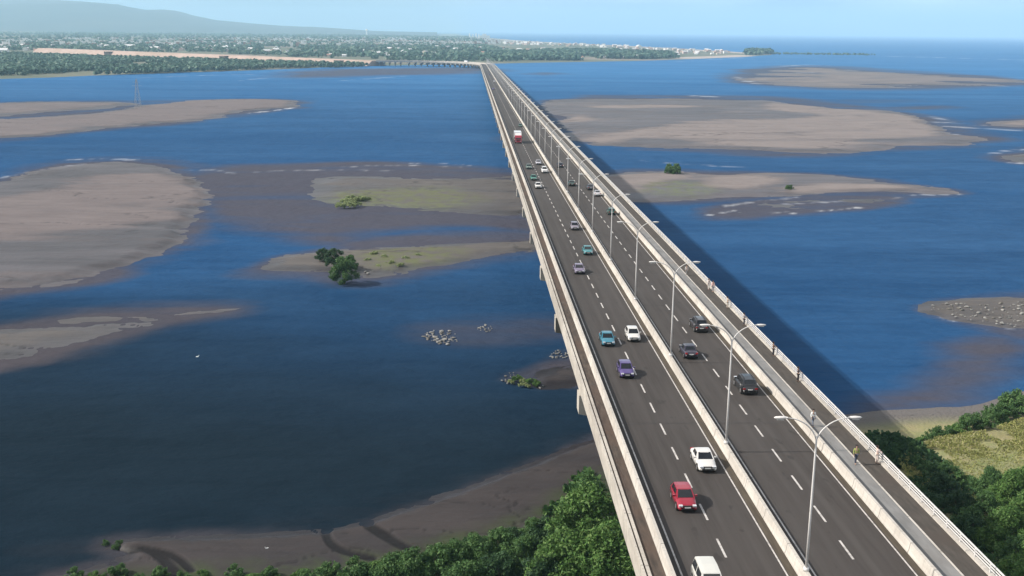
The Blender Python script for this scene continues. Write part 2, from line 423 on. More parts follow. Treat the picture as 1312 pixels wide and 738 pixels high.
# ------------------------------------------------------------------ far land, hills
def far_land():
    m, n, l, b = new_mat('far land')
    f = mapr(n, l, noise(n, l, .006, 6, .65, stretch=(.6, .35, 1)), .38, .62)
    c = mix(n, l, f, (.050,.075,.038), (.13,.13,.085))
    c = mix(n, l, mapr(n, l, noise(n, l, .0021, 4), .55, .62), c, (.18,.155,.12))
    c = mix(n, l, attr(n, 'dry'), c, (.36,.31,.27))
    l.new(c, b.inputs['Base Color']); b.inputs['Roughness'].default_value = .95
    P = np.array([at(*p) for p in [(-700,125),(-300,112),(-80,104.5),(0,101.3),(60,99.4),(120,96.8),(200,94.3),(300,90.8),(370,88.5),(420,86),(480,84.3),(560,83),(640,81.5),(700,80),(800,78.5),(870,76.5),(930,74),(960,72.5),(990,70.3),(985,68.3),(950,67),(880,62.5),(800,58.5),(720,55),(660,51.5),(630,48.8),(610,46.8),(585,44.5)]] + [(-200, 21000), (-26000, 21000), (-26000, 1500)])
    X, Y, Fq = polar(-1.3, .27, 1200, 22000, .0035, .012)
    s = sdf(X, Y, P) + 22*(fbm(X/150, Y/150, 3, 4)-.5)
    z = np.where(s > 0, 1.2*sstep(0, 60, s)+2.0*sstep(100, 900, s), np.maximum(s*.02, -.5))+.02
    z += sstep(1500, 5000, s)*sstep(3800, 9000, Y-.35*X)*26*fbm(X/1500, Y/1500, 12, 4)
    B = np.array([at(*p) for p in [(990,69.5),(950,67.5),(880,63),(800,59),(720,55.5),(660,52),(630,49)]])
    d = seg_dist(X, Y, B[:-1], B[1:]); dv = 1-sstep(30, 120, d*(1-.0*Y))
    B2 = np.array([at(*p) for p in [(870,75),(925,73),(955,71.5)]]); dv = np.maximum(dv, 1-sstep(15, 70, seg_dist(X, Y, B2[:-1], B2[1:])))
    keep = (s[Fq] > -20).any(1); Fq = Fq[keep]; u, inv = np.unique(Fq, return_inverse=True)
    o = mesh_np('far_shore', np.stack([X, Y, z], 1)[u], inv.reshape(-1, 4), [m], {'dry': dv[u]}, True)
    tag(o, kind='structure')
    return P
LAND = far_land()

def hills():
    m = noisy('hill forest', (.018,.036,.034), (.052,.064,.052), .0013, .95, c3=(.075,.07,.058), detail=7)
    prof = [(-700,20),(-300,-8),(-100,-3),(0,0),(70,0.5),(110,2.5),(150,6),(185,13),(225,15.5),(245,20),(275,26),(320,30),(360,33),(400,34.5),(440,37),(480,39.5),(540,41)]
    dist = 15500.
    V = []; nx, ny = 260, 40
    pxs = np.linspace(-700, 560, nx); ys = np.interp(pxs, [p[0] for p in prof], [p[1] for p in prof])
    for j in range(ny):
        v = j/(ny-1)
        for i in range(nx):
            px = pxs[i]; d = _fw*F + _r2*(px-PW/2) - _u2*(ys[i]-PH/2)
            dd = dist + (v-.62)*7600
            t = dist/d.y; top = CAM_Z + d.z*t
            q = (dd)/d.y
            w = math.sin(min(v/.62, 1)*math.pi/2)**1.35 if v < .62 else math.cos((v-.62)/.38*math.pi/2)
            h = max(top, 10)*w
            V.append((d.x*q, dd, h))
    V = np.array(V); amp = V[:, 2]*.34
    V[:, 2] += amp*(fbm(V[:, 0]/900, V[:, 1]/900, 5, 5)-.55)*np.where(np.repeat(np.arange(ny), nx)/(ny-1) < .55, 1, .12)
    i = np.arange(ny-1)[:, None]*nx+np.arange(nx-1)[None]
    Fq = np.stack([i, i+1, i+nx+1, i+nx], -1).reshape(-1, 4)
    tag(mesh_np('hills', V, Fq, [m], None, True), kind='structure')
hills()

# ------------------------------------------------------------------ water
SHALLOW = [  # polygon, softness in metres, strength
    ([(215,230),(228,219),(290,213),(350,210),(420,208),(480,207),(520,209),(600,214),(680,222),(760,230),(760,300),(690,306),(640,300),(590,290),(520,300),(465,305),(420,312),(370,305),(320,296),(290,290),(262,284),(232,256),(205,262),(210,245)], 14, 1.),
    ([(300,352),(340,334),(400,322),(470,306),(560,296),(660,294),(760,292),(760,320),(640,332),(560,345),(480,366),(400,356)], 9, .85),
    ([(-80,380),(0,366),(90,352),(200,328),(262,300),(290,306),(220,334),(120,364),(0,385),(-80,396)], 8, .5),
    ([(-80,420),(0,410),(120,394),(260,386),(330,390),(300,406),(200,430),(90,458),(0,480),(-80,496)], 8, .75),
    ([(-80,130),(200,128),(395,126),(400,134),(330,148),(160,168),(0,182),(-80,188)], 18, .5),
    ([(0,215),(60,207),(130,200),(210,200),(300,212),(300,230),(180,222),(80,232),(0,246)], 10, .35),
    ([(520,418),(580,410),(680,404),(740,402),(760,430),(640,440),(560,440)], 8, .5),
    ([(640,488),(690,466),(760,452),(800,500),(700,502)], 4, .7),
    ([(690,452),(760,440),(780,466),(710,470)], 4, .5),
    ([(0,738),(0,700),(140,690),(300,664),(440,640),(560,612),(700,566),(830,520),(950,600),(900,800),(0,800)], 6, .12),
    ([(1090,545),(1120,505),(1170,478),(1200,455),(1255,432),(1300,430),(1320,470),(1290,500),(1250,522),(1130,530)], 7, .85),
    ([(1170,400),(1220,380),(1400,372),(1400,450),(1310,440),(1240,420)], 6, .7),
    ([(690,122),(860,122),(1000,122),(1190,144),(1290,176),(1200,190),(1060,202),(880,194),(760,190)], 20, .7),
    ([(1060,140),(1190,134),(1240,136),(1200,142),(1100,146)], 20, .6),
    ([(760,216),(900,218),(1080,222),(1250,244),(1200,254),(1000,256),(860,264),(760,262)], 10, .75),
    ([(880,286),(930,258),(1060,248),(1180,256),(1060,274),(960,284)], 9, .7),
    ([(935,90),(1000,82),(1120,86),(1312,100),(1312,114),(1100,117),(960,110)], 50, .6),
    ([(1040,128),(1160,126),(1200,130),(1100,134)], 30, .3),
    ([(1225,158),(1312,148),(1400,150),(1400,168),(1280,166)], 20, .6),
    ([(1265,200),(1312,190),(1400,188),(1400,214),(1290,210)], 14, .6),
    ([(320,99),(400,90),(500,87),(640,87),(640,93),(540,95),(420,101)], 60, .95),
    ([(665,95),(700,92),(730,95),(700,98)], 30, .7),
    ([(640,172),(690,168),(690,182),(640,184)], 10, .6),
]
FOAM = [  # polyline, width in metres, strength
    ([(318,145),(350,142),(383,137)], 2.2, 1.), ([(0,228),(60,216),(110,210)], 1.6, .5), ([(60,206),(130,203),(172,205)], 2., .6),
    ([(440,214),(500,211),(590,214)], 1.6, .55), ([(500,211),(560,208),(610,213)], 1.2, .4),
    ([(992,273),(1020,273),(1050,270)], 1.8, 1.), ([(1060,270),(1100,266)], 1.6, .9), ([(910,275),(940,270)], 1.5, .7), ([(1150,250),(1230,249)], 1.2, .5),
    ([(1190,401),(1215,409),(1240,414)], 1.0, 1.), ([(1250,418),(1262,424)], .8, 1.),
    ([(1200,157),(1235,158),(1268,162)], 5, .9), ([(1195,150),(1220,156)], 4, .5), ([(1270,196),(1312,191)], 3, .6), ([(1290,208),(1312,209)], 2., .8),
    ([(945,99),(962,106),(985,108)], 9, 1.), ([(990,86),(1030,83),(1060,84)], 9, .6), ([(1240,108),(1300,111)], 9, .6), ([(1040,90),(1080,88),(1110,95)], 9, .5),
    ([(890,123),(915,124)], 6, .8), ([(1195,168),(1210,176),(1222,172)], 3.5, .8), ([(1100,110.5),(1200,112)], 7, .5),
    ([(1120,71.8),(1180,73),(1250,75),(1320,77)], 14, 1.), ([(870,79),(920,76),(950,74)], 10, .5),
    ([(1000,95),(1050,92),(1100,98),(1150,96)], 8, .6), ([(1180,99),(1240,101),(1290,104)], 8, .7), ([(960,100),(1000,103),(1060,106)], 8, .5),
    ([(1180,160),(1230,163),(1300,167)], 4, .5), ([(1000,262),(1060,259),(1150,254)], 1.6, .5), ([(930,264),(970,258),(1020,253)], 1.4, .45),
    ([(700,155),(780,152),(860,147)], 3, .4), ([(740,142),(830,140),(900,139)], 3.5, .4), ([(820,206),(900,212),(960,215)], 2, .3), 
    ([(0,142),(80,139),(140,136)], 4, .5), ([(330,220),(420,217),(500,219)], 1.6, .4), ([(235,219),(280,217),(300,222)], 1.6, .4), ([(1250,412),(1290,420),(1312,424)], .9, .7),
    ([(440,103),(500,99),(520,97)], 5, .4), ([(180,100),(240,97),(330,95)], 7, .5), ([(300,104),(340,100)], 7, .4),
]
def water():
    X, Y, Fq = polar(-1.25, 1.25, 50, 60000, .0022, .0075)
    sh = np.zeros(X.shape); fo = np.zeros(X.shape)
    for px, soft, st in SHALLOW:
        P = poly(px)
        def fn(x, y):
            s = sdf(x, y, P) + soft*1.6*(fbm(x/(soft*4), y/(soft*2), 41, 4)-.5)
            return sstep(-soft, soft*1.1, s)*st
        sh = np.maximum(sh, boxed(X, Y, P, soft*3, fn, np.zeros(X.shape)))
    for P, rc in BARS:      # muddy shallows around every bar
        soft = max(2.5, rc*.016)
        def fn(x, y):
            s = sdf(x, y, P) + soft*2.6*(fbm(x/(soft*7), y/(soft*3), 43, 5)-.5)
            return sstep(-soft*1.7, soft*.3, s)*(.95 if rc > 230 else .55)
        sh = np.maximum(sh, boxed(X, Y, P, soft*5, fn, np.zeros(X.shape)))
    sh *= .72+.6*fbm(X/45, Y/16, 9, 4); sh = np.clip(sh, 0, 1)
    for px, w, st in FOAM:
        Q = line(px)
        def fn(x, y):
            d = seg_dist(x, y, Q[:-1], Q[1:]) + w*2.6*(fbm(x/(w*5), y/(w*3), 61, 3)-.5)
            return (1-sstep(w*.2, w*1.3, d))*st*.6*sstep(.36, .66, fbm(x/(w*3), y/(w*2), 66, 4))
        fo = np.maximum(fo, boxed(X, Y, Q, w*6, fn, np.zeros(X.shape)))
    near_dark = 1-sstep(150, 330, Y+.10*X+60*(fbm(X/90, Y/60, 21, 4)-.5)); near_dark *= 1-sstep(15, 75, X)  # mask for nearby water: its weaker sky reflection is painted as a darker colour
    m, n, l, b = new_mat('river water')
    streak = mapr(n, l, math_n(n, l, 'ADD', math_n(n, l, 'MULTIPLY', noise(n, l, .012, 7, .66, stretch=(.22, 1., 1), dist=1.4), .58), math_n(n, l, 'MULTIPLY', noise(n, l, .13, 7, .68, stretch=(.35, 1.3, 1), dist=.8), .42)), .40, .60)
    patch = mapr(n, l, noise(n, l, .006, 4, .5, stretch=(.5, 1., 1), dist=.5), .38, .62)
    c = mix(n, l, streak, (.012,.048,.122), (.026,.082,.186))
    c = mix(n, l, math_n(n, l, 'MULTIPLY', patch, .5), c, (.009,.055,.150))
    c = mix(n, l, attr(n, 'open'), c, mix(n, l, streak, (.020,.118,.285), (.052,.185,.385)))  # brighter with distance: grazing sky reflection painted into the base colour
    near_tone = mix(n, l, streak, (.0055,.0130,.0215), (.0095,.0195,.031))
    c = mix(n, l, attr(n, 'near_dark'), c, near_tone)
    c = mix(n, l, mapr(n, l, math_n(n, l, 'ADD', attr(n, 'shallow'), math_n(n, l, 'MULTIPLY', math_n(n, l, 'SUBTRACT', noise(n, l, .035, 8, .68, stretch=(.3, 1.3, 1), dist=1.2), .5), math_n(n, l, 'MULTIPLY', mapr(n, l, attr(n, 'shallow'), 0, .3), 1.3))), .08, .95, 0, .84), c, (.070,.061,.068))
    c = mix(n, l, attr(n, 'foam'), c, (.62,.66,.70))
    l.new(c, b.inputs['Base Color'])
    r = mapr(n, l, streak, 0, 1, .30, .38)
    r = mix(n, l, attr(n, 'foam'), r, (.8,.8,.8)); l.new(r, b.inputs['Roughness'])
    b.inputs['IOR'].default_value = 1.33; b.inputs['Specular IOR Level'].default_value = .05
    h = math_n(n, l, 'ADD', noise(n, l, .35, 5, .6, stretch=(.7, 1.2, 1)), math_n(n, l, 'MULTIPLY', noise(n, l, .06, 3), 2.))
    bump(n, l, b, h, .8, .6)
    # turbid river: most of its light is scattered back from suspended mud, only a little mirrors the sky
    df = n.new('ShaderNodeBsdfDiffuse'); l.new(c, df.inputs['Color'])
    bn = [x for x in n if x.type == 'BUMP'][0]; l.new(bn.outputs[0], df.inputs['Normal'])
    mx = n.new('ShaderNodeMixShader'); mx.inputs[0].default_value = .15
    l.new(df.outputs[0], mx.inputs[1]); l.new(b.outputs[0], mx.inputs[2]); l.new(mx.outputs[0], n['Material Output'].inputs[0])
    o = mesh_np('water', np.stack([X, Y, np.zeros(X.shape)], 1), Fq, [m], {'shallow': sh, 'foam': fo, 'near_dark': near_dark, 'open': sstep(350, 2000, Y)*.85}, True)
    tag(o, kind='structure')
    nb = noisy('river bed', (.06,.06,.05), (.09,.085,.075), .05)
    g = MB(); g.add([(-60000,-2000,-3),(60000,-2000,-3),(60000,60000,-3),(-60000,60000,-3)], [(0,1,2,3)])
    tag(g.build('ground', nb), kind='structure')
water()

# ------------------------------------------------------------------ bridge
END_X = -176.0
def bridge_path(step=30., s0=40.):
    """stations: (centre x, centre y, z, unit right-vector x, y)"""
    out = []
    s = s0
    while s < S_ARC-1: out.append((XC, s, deck_z(s), 1, 0)); s += step
    n = 14
    for k in range(n+1):
        a = k/n*math.pi/2
        out.append((XC-R_ARC+R_ARC*math.cos(a), S_ARC+R_ARC*math.sin(a), deck_z(S_ARC)+1.2*(k/n), math.cos(a), math.sin(a)))
    zl = out[-1][2]; x = XC-R_ARC
    while x > END_X+1:
        x = max(x-20, END_X); out.append((x, S_ARC+R_ARC, zl, 0, 1))
    return out
PATH = bridge_path()
def sweep(prof, name, mats, parent, closed=True, mi=None, path=None):
    """prof: list of (offset in deck x, dz) points; swept along the bridge"""
    path = path or PATH; n = len(prof)
    V = []
    for (cx, cy, z, rx, ry) in path:
        for (ox, dz) in prof:
            o = ox-XC; V.append((cx+rx*o, cy+ry*o, z+dz))
    Fs = []
    m = n if closed else n-1
    for i in range(len(path)-1):
        for k in range(m):
            a, b = i*n+k, i*n+(k+1) % n
            Fs.append((a, b, b+n, a+n))
    V = np.array(V)
    o = mesh_np(name, V, np.array(Fs), mats, None, False, parent)
    if closed:
        me = o.data; bm = bmesh.new(); bm.from_mesh(me)
        bm.verts.ensure_lookup_table()
        bm.faces.new([bm.verts[k] for k in range(n)][::-1]); bm.faces.new([bm.verts[(len(path)-1)*n+k] for k in range(n)])
        bmesh.ops.recalc_face_normals(bm, faces=bm.faces); bm.to_mesh(me); bm.free()
    return o

bridge = empty('bridge', (0, 0, 0))
tag(bridge, 'long low concrete road bridge crossing the river, curving left at its far end', 'bridge')
# girder box with a deep pale edge beam on both sides
sweep([(11.90,-.02),(11.90,-1.72),(13.2,-1.78),(16.5,-2.2),(31.5,-2.2),(35.0,-1.78),(36.38,-1.72),(36.38,-.02)], 'deck', [M['concrete']], bridge)
sweep([(11.86,-.42),(11.86,.22),(12.03,.23),(12.03,-.015)], 'edge_beam', [M['concrete']], bridge)
sweep([(12.17,-.015),(12.17,.17),(12.42,.17),(12.42,-.015)], 'kerb', [M['concrete']], bridge)
sweep([(12.035,.0),(12.165,.0)], 'gutter_strip', [M['gutter']], bridge, False)
sweep([(12.425,0.),(13.46,0.)], 'gutter_strip', [M['gutter']], bridge, False)
sweep([(13.52,.0),(22.66,.0)], 'roadway', [M['asphalt']], bridge, False)
sweep([(23.24,.0),(31.70,.0)], 'roadway', [M['asphalt']], bridge, False)
sweep([(22.08,.006),(22.66,.006)], 'dusty_verge', [M['verge']], bridge, False)
sweep([(31.18,.006),(31.70,.006)], 'dusty_verge', [M['verge']], bridge, False)
def jersey(c, w, top, h):
    return [(c-w, -.01), (c-w, .08), (c-w*.72, .28), (c-top, h), (c+top, h), (c+w*.72, .28), (c+w, .08), (c+w, -.01)]
sweep(jersey(13.70, .23, .12, .90), 'side_barrier', [M['concrete_white']], bridge)
sweep(jersey(22.94, .28, .13, .82), 'median_barrier', [M['concrete_white']], bridge)
sweep(jersey(31.98, .27, .12, .80), 'side_barrier', [M['concrete_white']], bridge)
sweep([(32.25,-.01),(32.25,.12),(34.08,.12),(34.08,-.01)], 'footway', [M['concrete_walk']], bridge)
sweep([(34.09,-.01),(34.09,.15),(34.22,.15),(34.22,-.01)], 'kerb', [M['concrete_white']], bridge)
sweep([(34.22,.02),(36.02,.02)], 'cycle_lane', [M['walk_asphalt']], bridge, False)
sweep([(36.02,-.01),(36.02,.20),(36.34,.20),(36.34,-.01)], 'kerb', [M['concrete_white']], bridge)
# painted lines
for ox, w in ((14.58,.13),(21.94,.12),(23.90,.13),(31.02,.12)):
    sweep([(ox-w/2,.010),(ox+w/2,.010)], 'edge_line', [M['paint']], bridge, False)
def strip(name, rects, mat):
    b = MB()
    for (x0, x1, s0, s1, dz) in rects:
        b.add([(x0, s0, deck_z(s0)+dz), (x1, s0, deck_z(s0)+dz), (x1, s1, deck_z(s1)+dz), (x0, s1, deck_z(s1)+dz)], [(0, 1, 2, 3)])
    return b.build(name, mat, bridge)
for ox, s, per in ((18.27, 71.55-6.33*2, 6.33), (27.40, 71.12-6.28*2, 6.28)):
    rest = []; k = 0
    while s < S_ARC:
        q = (ox-.085, ox+.085, s, s+3.05, .010)
        if k < 50: strip('lane_dash', [q], M['paint'])
        else: rest.append(q)
        s += per; k += 1
    tag(strip('lane_dash', rest, M['paint']), kind='stuff')
for k in range(53):      # thin dark rubber joints at every span
    s = 65.+35*k
    strip('expansion_joint', [(13.95, 22.6, s, s+.06, .013), (23.3, 31.7, s, s+.06, .013)], M['black_plastic'])
# railing on the right
rail = empty('railing', (0, 0, 0)); rail.parent = bridge
for zc in (.44, .66, .90):
    r_ = .034 if zc < .8 else .046
    sweep([(36.20-r_, zc-r_), (36.20+r_, zc-r_), (36.20+r_, zc+r_), (36.20-r_, zc+r_)], 'handrail', [M['metal_white']], rail)
pm = MB(); pm.box(-.05, .05, -.045, .045, .19, .86); pm = pm.build('post', M['metal_white'], rail)
s = 66.2; pm.location = (36.20, s, deck_z(s))
for k in range(1, 100):
    c = pm.copy(); COL.objects.link(c); s2 = s+2.4*k; c.location = (36.20, s2, deck_z(s2))
b = MB(); k = 100
while s+2.4*k < S_ARC:
    y = s+2.4*k; z = deck_z(y); b.box(36.145, 36.255, y-.05, y+.05, z+.19, z+.86); k += 1
tag(b.build('post', M['metal_white'], rail), kind='stuff')
# piers: column under a broad cap
def pier_parts():
    cap = MB()
    cap.add([(x, y, z) for y in (-1.1, 1.1) for x, z in ((11.72,-1.75),(11.72,-3.9),(19.6,-5.3),(28.6,-5.3),(36.5,-3.9),(36.5,-1.75),(31.6,-2.16),(16.4,-2.16))],
            [(0,1,2,3,4,5,6,7), (15,14,13,12,11,10,9,8)] + [(i, i+8, (i+1) % 8+8, (i+1) % 8) for i in range(8)])
    return cap
cap_me = None
PIERS = []
s = on_deck(746.9, 521, -3.4)[1]
while s < S_ARC-10: PIERS.append((XC, s, deck_z(s), 0)); s += 34.9
for k in range(20):
    a = (k+.6)/20.2*math.pi/2
    PIERS.append((XC-R_ARC+R_ARC*math.cos(a), S_ARC+R_ARC*math.sin(a), deck_z(S_ARC), a))
for x in (-132, -142, -152, -162, -171): PIERS.append((x, S_ARC+R_ARC, deck_z(S_ARC)+1.2, math.pi/2))
for (x, y, z, a) in PIERS:
    p = empty('pier', (x, y, z), a); p.parent = bridge
    if cap_me is None:
        c = pier_parts().build('pier_cap', M['concrete'], p)
        for v in c.data.vertices: v.co.x -= XC
        cap_me = c.data
        q = MB(); 
        n = 16
        ring = [(2.4*math.copysign(abs(math.cos(t))**.7, math.cos(t)), 1.0*math.copysign(abs(math.sin(t))**.7, math.sin(t))) for t in [2*math.pi*i/n for i in range(n)]]
        q.add([(u, v, 0) for u, v in ring]+[(u, v, -1) for u, v in ring], [(i, (i+1) % n, (i+1) % n+n, i+n) for i in range(n)])
        col = q.build('column', M['concrete'], p, True); col_me = col.data
    else:
        c = bpy.data.objects.new('pier_cap', cap_me); COL.objects.link(c); c.parent = p
        col = bpy.data.objects.new('column', col_me); COL.objects.link(col); col.parent = p
    col.location = (0, 0, -5.25); col.scale = (1, 1, max(z-5.25+2.5, 1))

# ------------------------------------------------------------------ embankment beyond the viaduct
def embankment():
    root = empty('embankment', (0, 0, 0)); tag(root, 'bare brown earth embankment carrying the road on across the far shore', 'embankment')
    soil = noisy('bare earth', (.36,.27,.22), (.42,.32,.27), .04, .95, stretch=(1, 1, 3), c3=(.30,.23,.17))
    A = Vector((END_X, S_ARC+R_ARC, 0)); x, y = at(55, 69); B = Vector((x, y, 0))
    d = (B-A); L = d.length; d.normalize(); nrm = Vector((d.y, -d.x, 0))
    if nrm.y > 0: nrm = -nrm
    zt = lambda t: 9.4+4.2*t/L
    ups = []
    for px in (443, 297, 150):
        best = min(range(int(L)), key=lambda t: abs((A+d*t).x/(A+d*t).y - at(px, 75)[0]/at(px, 75)[1])); ups.append(best)
    spans = [(0, L)]
    for a, b_ in spans:
        V = []; n = max(2, int((b_-a)/15)); Fs = []
        for i in range(n+1):
            t = a+(b_-a)*i/n; c = A+d*t; z = zt(t)
            for o, h in ((12+z*1.4, 0.3), (12+z*.7, z*.5), (12.3, z-.4), (12, z), (-12, z), (-12.3, z-.4), (-12-z*1.5, .3)):
                p = c+nrm*o; j = (random.random()-.5)*1.2 if 0 < h < z-.5 else 0
                V.append((p.x+j, p.y+j, h))
        for i in range(n):
            for k in range(6): Fs.append((i*7+k, i*7+k+1, i*7+k+8, i*7+k+7))
        e0 = tuple(range(7)); e1 = tuple(n*7+k for k in range(7))[::-1]
        m = MB(); m.add(V, Fs+[e0, e1]); m.build('earth_slope', soil, root)
    conc = noisy('stained concrete', (.09,.07,.06), (.14,.11,.09), .2)
    for u in ups:        # underpass portals set into the foot of the slope
        z = zt(u); o1, o0 = 12.6+z*1.1, 11.
        def blk(m, t0, t1, a0, a1, z0, z1):
            q = [A+d*t0+nrm*a1, A+d*t1+nrm*a1, A+d*t1+nrm*a0, A+d*t0+nrm*a0]
            m.add([(p.x, p.y, z0) for p in q]+[(p.x, p.y, z1) for p in q], [(0,3,2,1),(4,5,6,7),(0,1,5,4),(1,2,6,5),(2,3,7,6),(3,0,4,7)])
        m = MB(); blk(m, u-8.5, u-6.5, o0, o1, .2, z-1.5); blk(m, u+6.5, u+8.5, o0, o1, .2, z-1.5); blk(m, u-8.5, u+8.5, o0, o1, z-3.2, z-1.2)
        up = m.build('underpass', conc, root)
        m = MB(); blk(m, u-6.5, u+6.5, o0, o0+2.5, .2, z-3.2); m.build('opening_shade', M['dark'], up)  # dark block painted as the shade deep inside the portal
        # solid dark block puts the passage's shade into the colour
        m = MB(); blk(m, u-6.5, u+6.5, o0+2.5, o1-.6, .2, .2+z*.62); m.build('passage_shade_block', M['dark'], up)
    return A, d, L, zt
EMB = embankment()

# ------------------------------------------------------------------ street lamps
def make_lamp():
    root = empty('street_lamp')
    b = MB(); H = 9.55
    b.tube([(0,0,0),(0,0,.25)], .20, 10)
    b.tube([(0,0,.2),(0,0,H*.5),(0,0,H),(0,0,H+.25)], [.10,.085,.065,.05], 10)
    b.build('pole', M['metal_white'], root, True)
    for sgn in (1, -1):
        a = MB(); pts = []
        for k in range(11):
            t = k/10; pts.append((sgn*(2.15*(1-math.cos(t*math.pi/2))**1.0*.55+2.15*t*.45), 0, H+1.55*math.sin(t*math.pi/2)**.9))
        a.tube(pts, [.052-.016*k/10 for k in range(11)], 8)
        a.build('arm', M['metal_white'], root, True)
        h = MB(); x = sgn*2.1; z = H+1.56
        prof = [(-.08,.05),(.1,.11),(.4,.13),(.72,.10),(.85,.03)]
        vs = []; 
        for u, w in prof:
            for q in range(8):
                an = 2*math.pi*q/8; vs.append((x+sgn*u, w*1.35*math.cos(an), z+.02+w*.75*math.sin(an)))
        fs = [(i*8+q, i*8+(q+1) % 8, (i+1)*8+(q+1) % 8, (i+1)*8+q) for i in range(4) for q in range(8)]+[tuple(range(8)), tuple(32+q for q in range(8))]
        h.add(vs, fs); hd = h.build('lamp_head', M['metal_white'], root, True)
        g = MB(); g.box(min(x+sgn*.2, x+sgn*.65), max(x+sgn*.2, x+sgn*.65), -.11, .11, z-.12, z-.075); g.build('lens', M['lamp_glass'], hd)
    return root
ORD = ['nearest','second nearest','third nearest','fourth nearest','fifth nearest','sixth nearest','seventh nearest','eighth nearest','ninth nearest','tenth nearest']
lamp0 = make_lamp(); k = 0
s = 67.9
while s < S_ARC-5:
    o = lamp0 if k == 0 else copy_tree(lamp0)
    o.location = (22.94, s, deck_z(s)+.81)
    lab = (ORD[k]+' white double-armed street lamp standing on the median barrier') if k < 10 else \
          ('slim white double-armed lamp in the middle run of the median lamps' if k < 25 else 'tiny white lamp far down the median near the bridge bend')
    tag(o, lab, 'street lamp', 'double-armed street lamps along the median')
    s += 24.4 if k == 0 else 28.4
    k += 1

# ------------------------------------------------------------------ vehicles
PAINTS = {}
def paint(c):
    if c not in PAINTS:
        PAINTS[c] = simple('car paint', c, .32, 0, .5, .6)
    return PAINTS[c]

